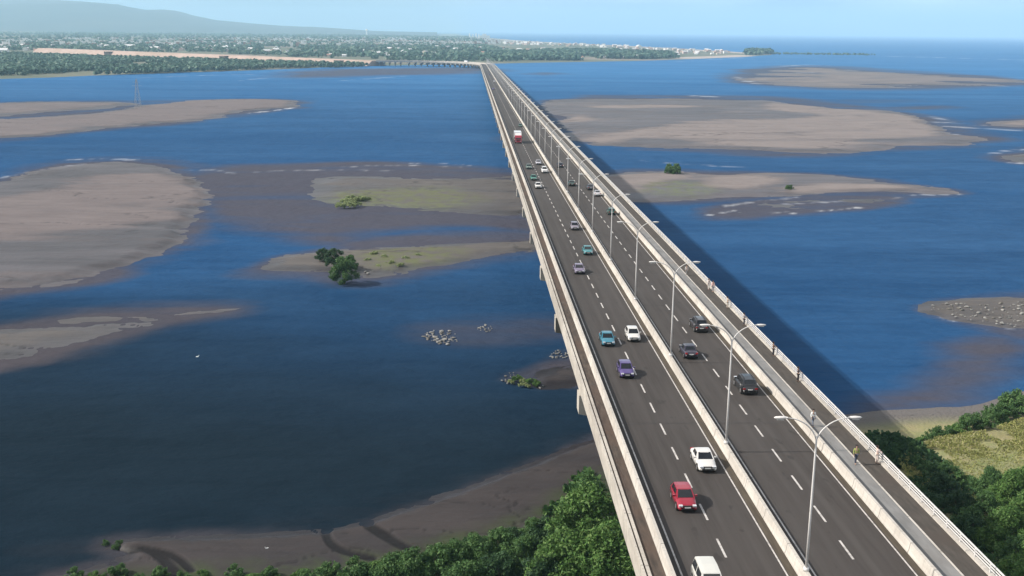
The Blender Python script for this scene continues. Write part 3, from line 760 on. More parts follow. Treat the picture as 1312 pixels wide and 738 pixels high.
SHAPES = {
 #            L    W    Hb   hood trunk wsb   rf    rr    rb     (y measured from the front bumper backwards)
 'sedan':  dict(L=4.45, W=1.74, hood=.86, belt=.95, tail=.98, wsb=1.15, rf=1.95, rr=3.05, rb=3.75, H=1.44),
 'hatch':  dict(L=3.95, W=1.70, hood=.88, belt=.97, tail=1.00, wsb=1.00, rf=1.80, rr=3.30, rb=3.82, H=1.50),
 'suv':    dict(L=4.60, W=1.84, hood=1.05, belt=1.13, tail=1.15, wsb=1.20, rf=1.85, rr=4.05, rb=4.48, H=1.76),
 'van':    dict(L=4.40, W=1.80, hood=1.08, belt=1.15, tail=1.15, wsb=.75, rf=1.55, rr=4.12, rb=4.34, H=1.90),
}
def make_car(shape, col):
    S = SHAPES[shape]; L, W = S['L'], S['W']; w = W/2
    root = empty('car'); P = paint(col)
    # body: lofted lower shell, front at y = 0, rear at y = L
    st = [(0., .50, .80, .36), (.06, .62, .90, .27), (.35, S['hood']-.12, .96, .22), (.75, S['hood']-.03, 1., .2), (S['wsb'], S['belt']-.03, 1., .2),
          ((S['wsb']+S['rb'])/2, S['belt'], 1.01, .2), (S['rb'], S['tail'], 1., .2), (L-.3, S['tail']-.02, .97, .22), (L-.06, S['tail']-.12, .92, .28), (L, .62, .84, .38)]
    vs = []; fs = []
    for (y, zt, k, zb) in st:
        ww = w*k; mid = zb+(zt-zb)*.55
        half = [(0, zt), (ww*.55, zt-.005), (ww*.86, zt-.05), (ww*.97, zt-.14), (ww, mid), (ww*.97, zb+.06), (ww*.85, zb), (0, zb)]
        ring = half + [(-x, z) for x, z in half[-2:0:-1]]
        vs += [(x, y, z) for x, z in ring]
    n = 14
    for i in range(len(st)-1):
        for q in range(n): fs.append((i*n+q, i*n+(q+1) % n, (i+1)*n+(q+1) % n, (i+1)*n+q))
    fs += [tuple(range(n)), tuple((len(st)-1)*n+q for q in range(n))[::-1]]
    b = MB(); b.add(vs, fs); body = b.build('body', P, root, True)
    # cabin with roof in body colour
    wb, wt = w*.93, w*.74; zb, zr = S['belt']-.06, S['H']
    rows = [(S['wsb'], wb, zb), (S['rf'], wt, zr-.04), ((S['rf']+S['rr'])/2, wt*1.02, zr), (S['rr'], wt*.98, zr-.05), (S['rb'], wb*.97, zb+.02)]
    c = MB(); cv = []
    base = [(S['wsb'], wb, zb), (S['rf'], wb*1.03, zb), ((S['rf']+S['rr'])/2, wb*1.04, zb), (S['rr'], wb*1.03, zb), (S['rb'], wb*.97, zb)]
    for (y, x, z), (y2, x2, z2) in zip(rows, base):
        cv += [(-x2, y2, z2), (-x, y, z), (-x*.6, y, z+(.02 if z > zb+.1 else 0)), (x*.6, y, z+(.02 if z > zb+.1 else 0)), (x, y, z), (x2, y2, z2)]
    cf = [(i*6+q, i*6+q+1, (i+1)*6+q+1, (i+1)*6+q) for i in range(4) for q in range(5)]
    c.add(cv, cf); c.build('cabin', P, root)
    # glazing: panes set proud of the cabin
    def lerp(a, b_, t): return tuple(a[i]+(b_[i]-a[i])*t for i in range(3))
    def pane(name, q, off, inset=(.07, .93, .1, .94)):
        u0, u1, v0, v1 = inset
        def pt(u, v): return Vector(lerp(lerp(q[0], q[1], u), lerp(q[3], q[2], u), v))
        pts = [pt(u0, v0), pt(u1, v0), pt(u1, v1), pt(u0, v1)]
        nn = (pts[1]-pts[0]).cross(pts[3]-pts[0]).normalized()
        if nn.dot(Vector(off)) < 0: nn = -nn
        m = MB(); m.add([p+nn*.015 for p in pts]+[p-nn*.01 for p in pts], [(0,1,2,3),(0,4,5,1),(1,5,6,2),(2,6,7,3),(3,7,4,0)])
        return m.build(name, M['glass'], root)
    r0, r1, r2, r3, r4 = rows; b0, b1, b2, b3, b4 = base
    pane('windscreen', [(-r0[1], r0[0], r0[2]), (r0[1], r0[0], r0[2]), (r1[1], r1[0], r1[2]), (-r1[1], r1[0], r1[2])], (0, -1, .5))
    pane('rear_window', [(-r4[1], r4[0], r4[2]), (r4[1], r4[0], r4[2]), (r3[1], r3[0], r3[2]), (-r3[1], r3[0], r3[2])], (0, 1, .5), (.1, .9, .3, .92))
    for sg in (-1, 1):
        pane('side_window', [(sg*b1[1], b1[0]-.35, b1[2]), (sg*b2[1], b2[0], b2[2]), (sg*r2[1], r2[0], r2[2]), (sg*r1[1], r1[0], r1[2])], (sg, 0, .2), (.08, .95, .2, .88))
        pane('side_window', [(sg*b2[1], b2[0], b2[2]), (sg*b3[1], b3[0]+.25, b3[2]), (sg*r3[1], r3[0], r3[2]), (sg*r2[1], r2[0], r2[2])], (sg, 0, .2), (.06, .9, .2, .88))
        # mirror
        m = MB(); y = S['wsb']+.35; m.box(min(sg*w*.96, sg*(w+.2)), max(sg*w*.96, sg*(w+.2)), y, y+.12, S['belt']-.02, S['belt']+.13); m.build('mirror', P, root)
        h = MB(); h.box(min(sg*w*.50, sg*w*.86), max(sg*w*.50, sg*w*.86), -.015, .22, S['hood']-.30, S['hood']-.17); h.build('headlight', M['headlamp'], root)
        t = MB(); t.box(min(sg*w*.58, sg*w*.90), max(sg*w*.58, sg*w*.90), L-.2, L+.012, .70, .86); t.build('tail_light', M['tail'], root)
    g = MB(); g.box(-w*.45, w*.45, -.02, .08, S['hood']-.30, S['hood']-.19); g.build('grille', M['black_plastic'], root)
    g = MB(); g.box(-w*.62, w*.62, -.022, .08, .30, .42); g.build('lower_grille', M['black_plastic'], root)
    for sg in (-1, 1):
        q = MB(); q.box(min(sg*w*.9, sg*(w+.008)), max(sg*w*.9, sg*(w+.008)), 1.25, L-1.25, .20, .31); q.build('sill_trim', M['black_plastic'], root)
        q = MB()
        for y in (S['wsb']+.25, (S['rf']+S['rr'])/2+.1):
            q.box(min(sg*w*.97, sg*(w+.004)), max(sg*w*.97, sg*(w+.004)), y-.012, y+.012, .32, S['belt']-.16)
        q.build('door_seam', M['black_plastic'], root)
    q = MB(); q.box(-w*.8, w*.8, L-.03, L+.02, .36, .46); q.build('rear_bumper', M['black_plastic'], root)
    g = MB(); g.box(-.26, .26, -.035, 0, .47, .58); g.build('number_plate', M['plate'], root)
    g = MB(); g.box(-.26, .26, L-.02, L+.03, .62, .73); g.build('number_plate', M['plate'], root)
    wy = (.82, L-.80)
    for y in wy:
        for sg in (-1, 1):
            t = MB(); r = .32 if shape in ('sedan', 'hatch') else .37
            t.tube([(sg*(w-.2), 0, 0), (sg*(w+.015), 0, 0)], r, 18); wh = t.build('wheel', M['tyre'], root); wh.location = (0, y, r)
            t = MB(); t.tube([(sg*(w-.02), 0, 0), (sg*(w+.03), 0, 0)], r*.62, 14); t.build('rim', M['rim'], wh)
            a = MB(); a.tube([(sg*(w-.25), y, r+.02), (sg*(w+.005), y, r+.02)], r+.06, 18); a.build('wheel_arch', M['black_plastic'], root)
    if shape == 'suv':
        for sg in (-1, 1):
            m = MB(); m.box(sg*wt*.8-.025, sg*wt*.8+.025, S['rf']+.2, S['rr']-.1, zr+.02, zr+.08); m.build('roof_rail', M['black_plastic'], root)
    return root
CARS = {}
def place(root, px, py, away, label, cat='car'):
    """px, py: photo pixel of the middle of the end nearest the camera, on the road"""
    x, y = on_deck(px, py)
    ang = math.atan(GRADE)
    L = 4.3
    if away:
        root.rotation_euler = (-ang, 0, math.pi); root.location = (x, y+root['len'], deck_z(y+root['len']))
    else:
        root.rotation_euler = (ang, 0, 0); root.location = (x, y, deck_z(y))
    tag(root, label, cat, 'vehicles on the bridge')
def car(shape, col, px, py, away, label, cat='car', scale=.94):
    o = make_car(shape, col); o['len'] = SHAPES[shape]['L']*scale; o.scale = (scale,)*3
    place(o, px, py, away, label, cat); del o['len']; return o
WHITE, SILVER, GREY = (.60,.59,.57), (.50,.50,.50), (.22,.23,.24)
car('van', (.56,.56,.52), 916, 779, 0, 'pale grey van entering at the bottom edge of the picture')
car('hatch', (.27,.010,.028), 881, 658, 0, 'red hatchback in the left lane behind the pale grey van')
car('sedan', WHITE, 907, 607, 0, 'white sedan beside the median just behind the red car')
car('hatch', (.070,.045,.170), 804, 486, 0, 'purple hatchback alone in the left lane')
car('sedan', (.028,.165,.240), 780, 445, 0, 'teal sedan running level with a white car')
car('hatch', WHITE, 813, 439, 0, 'white hatchback running level with the teal sedan')
car('sedan', (.16,.13,.20), 743, 352, 0, 'small grey mauve sedan with glinting bonnet in the left lane')
car('sedan', (.040,.190,.210), 754, 327.5, 0, 'dull teal sedan close to the median beyond the fourth lamp')
car('hatch', (.20,.18,.22), 737, 295.5, 0, 'dim grey hatchback near the median, past the dull teal sedan')
car('hatch', WHITE, 690, 242, 0, 'white hatchback in the left lane in the cluster before the truck')
car('sedan', (.03,.17,.12), 684, 231.5, 0, 'green sedan following the white hatchback in the cluster')
car('suv', (.74,.74,.74), 698, 222, 0, 'white sport utility car beside the median in the cluster')
car('sedan', (.10,.15,.12), 678, 217, 0, 'dark green sedan at the left of the cluster before the truck')
car('sedan', (.45,.45,.50), 690, 211.5, 0, 'silver sedan at the back of the cluster before the truck')
car('hatch', (.03,.10,.07), 667, 163, 0, 'dark car just behind the red and white truck')
car('van', (.70,.70,.72), 633.5, 105, 0, 'white van far along the left carriageway')
car('sedan', (.15,.10,.30), 632, 115, 0, 'bluish car far along the left carriageway')
car('sedan', (.12,.10,.25), 627, 96, 0, 'dark bluish car near the far bend of the bridge')
# right carriageway, driving away
car('suv', (.025,.025,.028), 961, 507, 1, 'black sport utility car in the right lane nearest the camera')
car('sedan', (.028,.024,.040), 886, 461, 1, 'black sedan beside the dashed line behind the second lamp')
car('suv', (.030,.026,.030), 899, 427, 1, 'dark sport utility car under the right side barrier')
car('hatch', (.03,.09,.07), 784, 276, 1, 'dark green hatchback in the right carriageway between lamp posts')
car('sedan', (.04,.04,.05), 757, 244, 1, 'dark sedan in the right carriageway beyond the green hatchback')
car('sedan', (.40,.40,.42), 766, 252, 1, 'silver sedan beside the barrier right of the dark sedan')
car('sedan', (.03,.06,.05), 733, 239, 1, 'dark sedan close to the median in the right carriageway')
car('hatch', (.03,.03,.05), 718, 215, 1, 'small black hatchback far off in the right carriageway')

def truck(px, py, label):
    root = empty('truck'); red = paint((.42,.02,.05)); wh = paint((.74,.72,.72))
    c = MB(); c.add([(x, y, z) for x in (-1.2, 1.2) for y, z in ((0,.5),(-.03,1.5),(.22,2.7),(.5,2.95),(2.0,2.95),(2.0,.5))],
                    [(0,1,2,3,4,5)[::-1], (6,7,8,9,10,11)]+[(i, (i+1) % 6, (i+1) % 6+6, i+6) for i in range(6)]); c.build('cab', red, root)
    w_ = MB(); w_.add([(-1.02,-.02,1.6),(1.02,-.02,1.6),(.98,.2,2.55),(-.98,.2,2.55),(-1.02,.1,1.6),(1.02,.1,1.6),(.98,.3,2.55),(-.98,.3,2.55)], [(0,1,2,3),(3,2,6,7),(0,3,7,4),(1,5,6,2)]); w_.build('windscreen', M['glass'], root)
    f = MB(); f.add([(-1.15,.6,2.96),(1.15,.6,2.96),(1.15,2.,2.96),(-1.15,2.,2.96),(-1.15,1.3,3.75),(1.15,1.3,3.75),(1.15,2.,3.8),(-1.15,2.,3.8)], [(0,1,5,4),(4,5,6,7),(1,2,6,5),(0,4,7,3),(2,3,7,6)]); f.build('wind_deflector', wh, root)
    b = MB(); b.box(-1.28, 1.28, 2.4, 10.6, 1.05, 3.95); b.build('cargo_box', wh, root)
    d = MB(); d.box(-.5, .5, .4, 10.4, .55, 1.04); d.build('chassis', M['dark'], root)
    for sg in (-1, 1):
        h = MB(); h.box(sg*.85-.2, sg*.85+.2, -.05, .06, .8, 1.02); h.build('headlight', M['headlamp'], root)
        m = MB(); m.box(sg*1.38-.12, sg*1.38+.12, .1, .25, 1.7, 2.4); m.build('mirror', M['black_plastic'], root)
        for y in (1.0, 7.6, 8.8):
            t = MB(); t.tube([(sg*.85, 0, 0), (sg*1.22, 0, 0)], .5, 16); wl = t.build('wheel', M['tyre'], root); wl.location = (0, y, .5)
            r = MB(); r.tube([(sg*1.1, 0, 0), (sg*1.235, 0, 0)], .28, 12); r.build('rim', M['rim'], wl)
    g = MB(); g.box(-.8, .8, -.06, .05, 1.1, 1.42); g.build('grille', M['black_plastic'], root)
    root['len'] = 10.6; place(root, px, py, 0, label, 'truck'); del root['len']
truck(664, 184, 'red cabbed truck with white box driving towards the camera')
def bus_far():
    root = empty('box_truck'); wh = paint((.8,.8,.8)); 
    b = MB(); b.box(-1.25, 1.25, 2.2, 9, 1., 3.6); b.build('cargo_box', wh, root)
    b = MB(); b.box(-1.2, 1.2, 0, 2., .5, 2.7); b.build('cab', wh, root)
    b = MB(); b.box(-1.05, 1.05, -.03, .05, 1.5, 2.4); b.build('windscreen', M['glass'], root)
    for sg in (-1, 1):
        for y in (1., 7.5):
            t = MB(); t.tube([(sg*.9, y, .5), (sg*1.23, y, .5)], .5, 12); t.build('wheel', M['tyre'], root)
    a = math.pi/2*.42; rr = R_ARC-2.5
    root.location = (XC-R_ARC+rr*math.cos(a), S_ARC+rr*math.sin(a), deck_z(S_ARC)+.6); root.rotation_euler = (0, 0, a)
    tag(root, 'white box truck on the far bend of the bridge', 'truck', 'vehicles on the bridge')
bus_far()

# ------------------------------------------------------------------ people
SKIN = simple('skin', (.42,.26,.19), .6); HAIR = simple('hair', (.03,.022,.018), .7)
def skin_mesh(name, verts, edges, mat, parent, sub=1):
    me = bpy.data.meshes.new(name); me.from_pydata([v[:3] for v in verts], edges, [])
    o = bpy.data.objects.new(name, me); COL.objects.link(o)
    md = o.modifiers.new('s', 'SKIN'); md.use_smooth_shade = True
    for i, v in enumerate(verts):
        sv = me.skin_vertices[0].data[i]; sv.radius = (v[3], v[4] if len(v) > 4 else v[3]); sv.use_root = (i == 0)
    o.modifiers.new('d', 'SUBSURF').levels = sub
    dg = bpy.context.evaluated_depsgraph_get(); dg.update()
    nm = bpy.data.meshes.new_from_object(o.evaluated_get(dg)); nm.name = name
    bpy.data.objects.remove(o); nm.materials.clear()
    return link(name, nm, [mat], parent, True)
def person(x, y, z, rz, label, top, trousers, stride=.25, lean=0., arm='walk'):
    root = empty('person', (x, y, z), rz)
    st = stride; ly = lean
    A = {'walk': ((-.20, -.10*st*2, .0), (.20, .10*st*2, .0)), 'rail': ((-.20, -.28, .28), (.20, -.28, .28))}[arm]
    # joints: facing -y
    J = {'pel': (0,0,.94), 'waist': (0,-.01+ly*.3,1.08), 'chest': (0,ly*.7,1.30), 'neck': (0,ly,1.46), 'head': (0,ly-.01,1.60), 'crown': (0,ly,1.70)}
    bv = [(*J['pel'], .14, .10), (*J['waist'], .125, .09), (*J['chest'], .15, .10), (*J['neck'], .055), (*J['head'], .085, .10), (*J['crown'], .07)]
    be = [(0,1),(1,2),(2,3),(3,4),(4,5)]
    tv = [(0,0,.96,.155,.115)]; te = []
    shv = [(0,0,.93,.155,.115), (*J['waist'], .14, .105), (*J['chest'], .165, .115), (0, ly, 1.43, .07)]; she = [(0,1),(1,2),(2,3)]
    for sg, ph in ((-1, st), (1, -st)):
        hip = (sg*.095, 0, .88); kn = (sg*.10, -ph*.55-.02, .50); an = (sg*.10, -ph+.03, .09); toe = (sg*.115, -ph-.13, .04)
        k = len(bv); bv += [(*hip, .09), (*kn, .058), (*an, .042), (*toe, .038)]; be += [(0,k),(k,k+1),(k+1,k+2),(k+2,k+3)]
        k = len(tv); tv += [(*hip, .105), (*kn, .078), (an[0], an[1], .11, .068)]; te += [(0,k),(k,k+1),(k+1,k+2)]
    for sg, off in ((-1, A[0]), (1, A[1])):
        sh = (sg*.185, ly*.85, 1.38); el = (sg*.235, ly*.7+off[1]*.4+.03, 1.12+off[2]*.25); wr = (sg*.235, ly*.5+off[1]-.05, .90+off[2]); pa = (sg*.235, wr[1]-.03, wr[2]-.08)
        k = len(bv); bv += [(*sh, .055), (*el, .042), (*wr, .030), (*pa, .034, .018)]; be += [(2,k),(k,k+1),(k+1,k+2),(k+2,k+3)]
        for q, (dy, ln) in enumerate(((-.027,.072),(-.009,.082),(.009,.077),(.026,.060))):
            f = len(bv); bv += [(pa[0], pa[1]+dy, pa[2]-.045, .009), (pa[0]-sg*.012, pa[1]+dy, pa[2]-.045-ln*.5, .008), (pa[0]-sg*.03, pa[1]+dy, pa[2]-.045-ln, .007)]; be += [(k+3,f),(f,f+1),(f+1,f+2)]
        f = len(bv); bv += [(pa[0], pa[1]-.05, pa[2]+.01, .010), (pa[0]-sg*.01, pa[1]-.07, pa[2]-.04, .009)]; be += [(k+3,f),(f,f+1)]
        k = len(shv); shv += [(*sh, .072), (*el, .058), (wr[0], wr[1], wr[2]+.03, .046)]; she += [(2,k),(k,k+1),(k+1,k+2)]
    skin_mesh('body', bv, be, SKIN, root)
    skin_mesh('trousers', tv, te, simple('trousers cloth', trousers, .9), root)
    skin_mesh('shirt', shv, she, simple('shirt cloth', top, .9), root)
    hv = [(0, ly+.03, 1.63, .098, .100), (0, ly+.02, 1.705, .075, .08), (0, ly+.07, 1.56, .07, .05)]
    skin_mesh('hair', hv, [(0,1),(0,2)], HAIR, root)
    f = MB()
    for sg in (-1, 1): f.box(sg*.035-.012, sg*.035+.012, ly-.108, ly-.09, 1.60, 1.614)
    f.box(-.022, .022, ly-.106, ly-.09, 1.535, 1.545); f.build('face', HAIR, root)
    nn = MB(); nn.add([(0,ly-.13,1.565),(-.016,ly-.095,1.56),(.016,ly-.095,1.56),(0,ly-.095,1.605)], [(0,1,3),(0,3,2),(0,2,1)]); nn.build('nose', SKIN, root)
    for sg in (-1, 1):
        s_ = skin_mesh('shoe', [(sg*.10, 0, .045, .05), (sg*.11, -.15, .04, .045)], [(0,1)], M['black_plastic'], root)
        s_.location = (0, (-st if sg < 0 else st)+.01, 0)
    tag(root, label, 'person', 'people on the footway'); return root
def on_walk(px, py, z): 
    x, y = on_deck(px, py, z); return x, y, deck_z(y)+z
x, y, z = on_walk(1096, 594, .12); person(x, y, z, 0, 'person in yellow green top and dark trousers walking on the pale footway', (.30,.34,.10), (.05,.06,.09), .26)
x, y, z = on_walk(1123.5, 594, .03); person(35.72, y, z, math.pi/2, 'person in pale pink clothes standing at the white railing', (.62,.50,.46), (.55,.48,.44), .04, .05, 'rail')
x, y, z = on_walk(1041, 546, .12); person(x, y, z, .2, 'person in white top behind the nearest lamp arm', (.78,.78,.76), (.16,.18,.22), .26)
x, y, z = on_walk(1024, 489, .03); person(35.70, y, z, math.pi/2, 'person in dark clothes at the railing beyond the nearest lamp head', (.05,.04,.045), (.03,.03,.035), .04, .05, 'rail')
x, y, z = on_walk(992, 456, .03); person(35.70, y, z, math.pi/2, 'person in brown top leaning at the railing, middle of three dark figures', (.13,.08,.06), (.03,.03,.035), .04, .05, 'rail')
x, y, z = on_walk(951, 417, .03); person(35.70, y, z, math.pi/2, 'person in grey clothes at the railing beside the second lamp head', (.22,.21,.22), (.06,.06,.07), .04, .05, 'rail')
x, y, z = on_walk(931, 395, .03); person(35.68, y, z, math.pi/2, 'person in beige clothes at the railing past the second lamp', (.50,.42,.34), (.40,.36,.32), .04, .05, 'rail')
x, y, z = on_walk(905, 371, .03); person(35.55, y, z, .3, 'person in white clothes, left of the pair at the railing', (.78,.72,.68), (.70,.66,.62), .15)
x, y, z = on_walk(909, 374, .03); person(35.85, y, z, .1, 'person in pink top, right of the pair at the railing', (.70,.45,.42), (.30,.28,.30), .15)
x, y, z = on_walk(879.5, 353, .03); person(x, y, z, 0, 'person in light grey top walking under the third lamp head', (.55,.53,.52), (.25,.24,.24), .26)

# ------------------------------------------------------------------ vegetation
def leaf_cloud(lobes, n, size, rng, up=.35):
    """n leaf quads spread through the outer part of several lobes; lobes: (x, y, z, rx, ry, rz)"""
    lobes = np.array(lobes, float); vol = (lobes[:, 3]*lobes[:, 4]*lobes[:, 5])**.72
    k = rng.choice(len(lobes), n, p=vol/vol.sum()); Lb = lobes[k]
    d = rng.normal(size=(n, 3)); d /= np.linalg.norm(d, axis=1)[:, None]
    # twiggy sub-clumps: pull directions towards a few random heads per lobe
    heads = rng.normal(size=(len(lobes), 26, 3)); heads /= np.linalg.norm(heads, axis=2)[..., None]
    hd = heads[k, rng.integers(0, 26, n)]; d = d*.34 + hd*.66; d /= np.linalg.norm(d, axis=1)[:, None]
    r = rng.random(n)**.38
    r = r*(.86+.28*rng.random(n))
    c = Lb[:, :3] + d*Lb[:, 3:]*r[:, None]
    nn = d*.6 + rng.normal(size=(n, 3))*.55; nn[:, 2] += up; nn /= np.linalg.norm(nn, axis=1)[:, None]
    t = np.cross(nn, rng.normal(size=(n, 3))); t /= np.linalg.norm(t, axis=1)[:, None]; b = np.cross(nn, t)
    s = size*(.45+1.1*rng.random(n)**2)[:, None]
    V = np.stack([c-t*s, c+b*s*.45, c+t*s, c-b*s*.45], 1).reshape(-1, 3)
    return V, np.arange(n*4).reshape(-1, 4)

def make_tree(name, H, Wd, mat, n, size, rng, trunk=True, low=.12, nl=14, lean=0.):
    root = empty(name)
    lobes = [(0, 0, H*.52, Wd*.20, Wd*.20, H*.24)]
    for i in range(nl):
        a = rng.random()*6.283; h = low+(1-low)*rng.random()**.8; rr = Wd*.5*math.sqrt(max(.05, 1-(2*abs(h-.42))**2*.8))*(.45+.55*rng.random())
        s = Wd*(.075+.10*rng.random()**1.5)
        lobes.append((rr*math.cos(a)+lean*h, rr*math.sin(a), H*h*.92, s, s, s*(.75+.3*rng.random())))
    V, Fq = leaf_cloud(lobes, n, size, rng)
    V[:, 2] = np.maximum(V[:, 2], .05)
    mesh_np('crown', V, Fq, [mat], None, False, root)
    b = MB()
    b.tube([(0,0,-.6),(Wd*.01,0,H*.2),(lean*.3,.1,H*.45),(lean*.5,0,H*.75)], [H*.028,H*.022,H*.015,H*.006], 8)
    for (x, y, z, *_r) in lobes[1:min(8, nl)]:
        z0 = min(H*.15+.35*z, z*.8); b.tube([(lean*.1,0,z0), (x*.45, y*.45, z0+(z-z0)*.5), (x*.9, y*.9, z)], [H*.011, H*.008, H*.003], 6)
    b.build('trunk', M['bark'], root)
    return root
rg = np.random.default_rng(5)
PROTO = {
 'tall':  lambda: make_tree('tree', 10., 10., M['leaf_bright'], 20000, .22, rg, nl=52),
 'round': lambda: make_tree('tree', 7.5, 8., M['leaf_mid'], 13000, .20, rg, nl=40),
 'dark':  lambda: make_tree('tree', 7.0, 7.5, M['leaf_dark'], 12000, .20, rg, nl=36),
 'bush':  lambda: make_tree('bush', 3.2, 5.0, M['leaf_mid'], 6000, .17, rg, nl=22, low=.05),
 'bushb': lambda: make_tree('bush', 2.6, 4.4, M['leaf_bright'], 5500, .16, rg, nl=22, low=.05),
 'scrub': lambda: make_tree('shrub', 1.5, 3.8, M['leaf_pale'], 3200, .15, rg, nl=12, low=.05),
}
PR = {}; used = set()
def plant(kind, px, py, sc, label, group=None, z=.6, rz=None, cat=None, sz=None):
    """px, py: photo pixel of the foot on the ground"""
    if kind not in PR: PR[kind] = PROTO[kind]()
    o = PR[kind] if kind not in used else copy_tree(PR[kind]); used.add(kind)
    x, y = at(px, py, z); o.location = (x, y, z-.15); o.rotation_euler = (0, 0, random.random()*6.28 if rz is None else rz)
    o.scale = (sc, sc, sz or sc)
    if 'group' in o: del o['group']
    tag(o, label, cat or {'tall': 'tree', 'round': 'tree', 'dark': 'tree', 'bush': 'bush', 'bushb': 'bush', 'scrub': 'shrub'}[kind], group)
    return o
# bottom left grove beside the bridge
G1 = 'trees of the grove left of the bridge'
T = [('tall', 752, 722, 1.05, 'tall bright green tree closest to the bridge in the left grove'),
     ('tall', 778, 775, 1.0, 'bright tree at the bottom edge touching the bridge side'),
     ('tall', 722, 770, .9, 'bright green tree left of the tall one at the bottom edge'),
     ('round', 756, 655, .75, 'small round tree at the tip of the left grove under the bridge edge')]
for k, px, py, sc, lab in T: plant(k, px, py, sc, lab, G1)
for i, (k, px, py, sc) in enumerate([('dark',690,735,.85),('round',668,742,.8),('round',640,730,.75),('dark',655,715,.6),('round',615,738,.75),('round',588,745,.72),('dark',600,722,.5),('round',560,752,.75),('dark',700,700,.6),('round',680,700,.55),
                                      ('round',530,760,.75),('round',505,762,.7),('dark',548,738,.45),('dark',640,765,.8),('dark',700,775,.9),('round',600,775,.8)]):
    plant(k, px, py, sc, ('dark green' if k == 'dark' else 'leafy green')+' tree massed in the grove along the near mud bank', G1)
for i, (px, py, sc) in enumerate([(120,745,.5),(150,740,.55),(205,742,.5),(260,741,.45),(300,744,.6),(345,742,.5),(385,741,.5),(425,738,.6),(455,742,.8),(478,736,.7),(95,748,.6),(510,724,.5),(575,706,.4),(180,747,.4),(235,748,.5),(320,750,.6),(400,750,.7)]):
    plant('bush' if i % 3 else 'bushb', px, py, sc, 'low green bush in the line along the bottom edge on the mud bank', 'bushes along the near mud bank')
for px, py in ((135,697),(148,702),(153,697)):
    plant('bush', px, py, .22, 'tiny dark bush at the left tip of the mud spit', 'bushes on the tip of the mud spit', z=.15)
# right bank
G2 = 'bushes and trees on the right bank'
for i, (k, px, py, sc) in enumerate([('bush',1298,528,1.1),('bush',1275,540,1.0),('bush',1258,548,.85),('bush',1240,552,.9),('bushb',1222,560,.85),('bush',1208,562,.7),('bush',1195,566,.7),('bushb',1232,563,.7),('bush',1312,524,1.15),('bush',1290,536,.8),
                                      ('bushb',1183,570,.6),('bush',1340,518,1.2),('bushb',1205,573,.5)]):
    plant(k, px, py, sc, 'green bush in the row along the water edge of the right bank', 'bush row on the right bank', z=.9)
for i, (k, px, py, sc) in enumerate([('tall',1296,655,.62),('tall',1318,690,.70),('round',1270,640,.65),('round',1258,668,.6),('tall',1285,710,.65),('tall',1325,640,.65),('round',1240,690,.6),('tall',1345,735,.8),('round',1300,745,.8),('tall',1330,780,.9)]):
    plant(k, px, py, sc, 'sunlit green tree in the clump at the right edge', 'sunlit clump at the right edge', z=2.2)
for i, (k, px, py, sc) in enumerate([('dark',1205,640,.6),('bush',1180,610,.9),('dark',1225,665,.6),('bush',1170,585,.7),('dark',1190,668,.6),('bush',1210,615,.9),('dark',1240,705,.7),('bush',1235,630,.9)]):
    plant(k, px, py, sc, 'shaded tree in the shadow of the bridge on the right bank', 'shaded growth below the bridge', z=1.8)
for i in range(26):
    px, py = 1390+random.random()*700, 500+random.random()*230
    plant(random.choice(('bush', 'bushb', 'round', 'dark')), px, py, .5+.5*random.random(), 'green growth further along the right bank', 'growth further along the right bank', z=2.2)
# islands
plant('dark', 428, 343, .85, 'dark round tree behind on the small sand island', None, z=.5, sz=.8)
plant('round', 441, 362, .95, 'lighter green tree in front on the small sand island', None, z=.4, sz=.95)
plant('round', 448, 346, .6, 'small tree at the right of the island pair', None, z=.5)
plant('dark', 414, 336, .6, 'small dark tree at the left of the island pair', None, z=.5)
for i, (px, py, sc) in enumerate([(436,266,1.1),(444,262,1.4),(452,258,1.5),(460,258,1.4),(448,266,1.3),(457,264,1.2),(466,257,1.0),(433,263,.8),(472,256,.8)]):
    plant('scrub', px, py, sc, 'pale green shrub in the clump on the middle islet', 'pale shrubs of the middle islet', z=.4)
for i, (px, py, sc) in enumerate([(478,326,.7),(492,330,.6),(500,338,.7),(520,332,.6),(512,341,.7),(470,334,.6),(536,328,.5),(484,342,.5)]):
    plant('scrub', px, py, sc, 'low pale shrub scattered on the long sand island', 'shrubs on the long sand island', z=.4)
for px, py, sc in ((862,222,1.5),(866,223,1.2),(858,222.5,1.1)):
    plant('bush', px, py, sc, 'dark bush alone on the right middle sandbar by the bridge shadow', 'bush clump on the right middle sandbar', z=.5)
plant('bush', 1011, 243, .7, 'tiny dark bush in the middle of the right sandbar', None, z=.5)
for i, (px, py, sc) in enumerate([(655,490,.45),(663,488,.5),(672,490,.5),(680,492,.5),(668,494,.45),(688,493,.4),(676,495,.4)]):
    plant('bushb' if i % 2 else 'scrub', px, py, sc, 'low green plant on the tiny islet beside the bridge', 'plants on the tiny islet', z=.3)

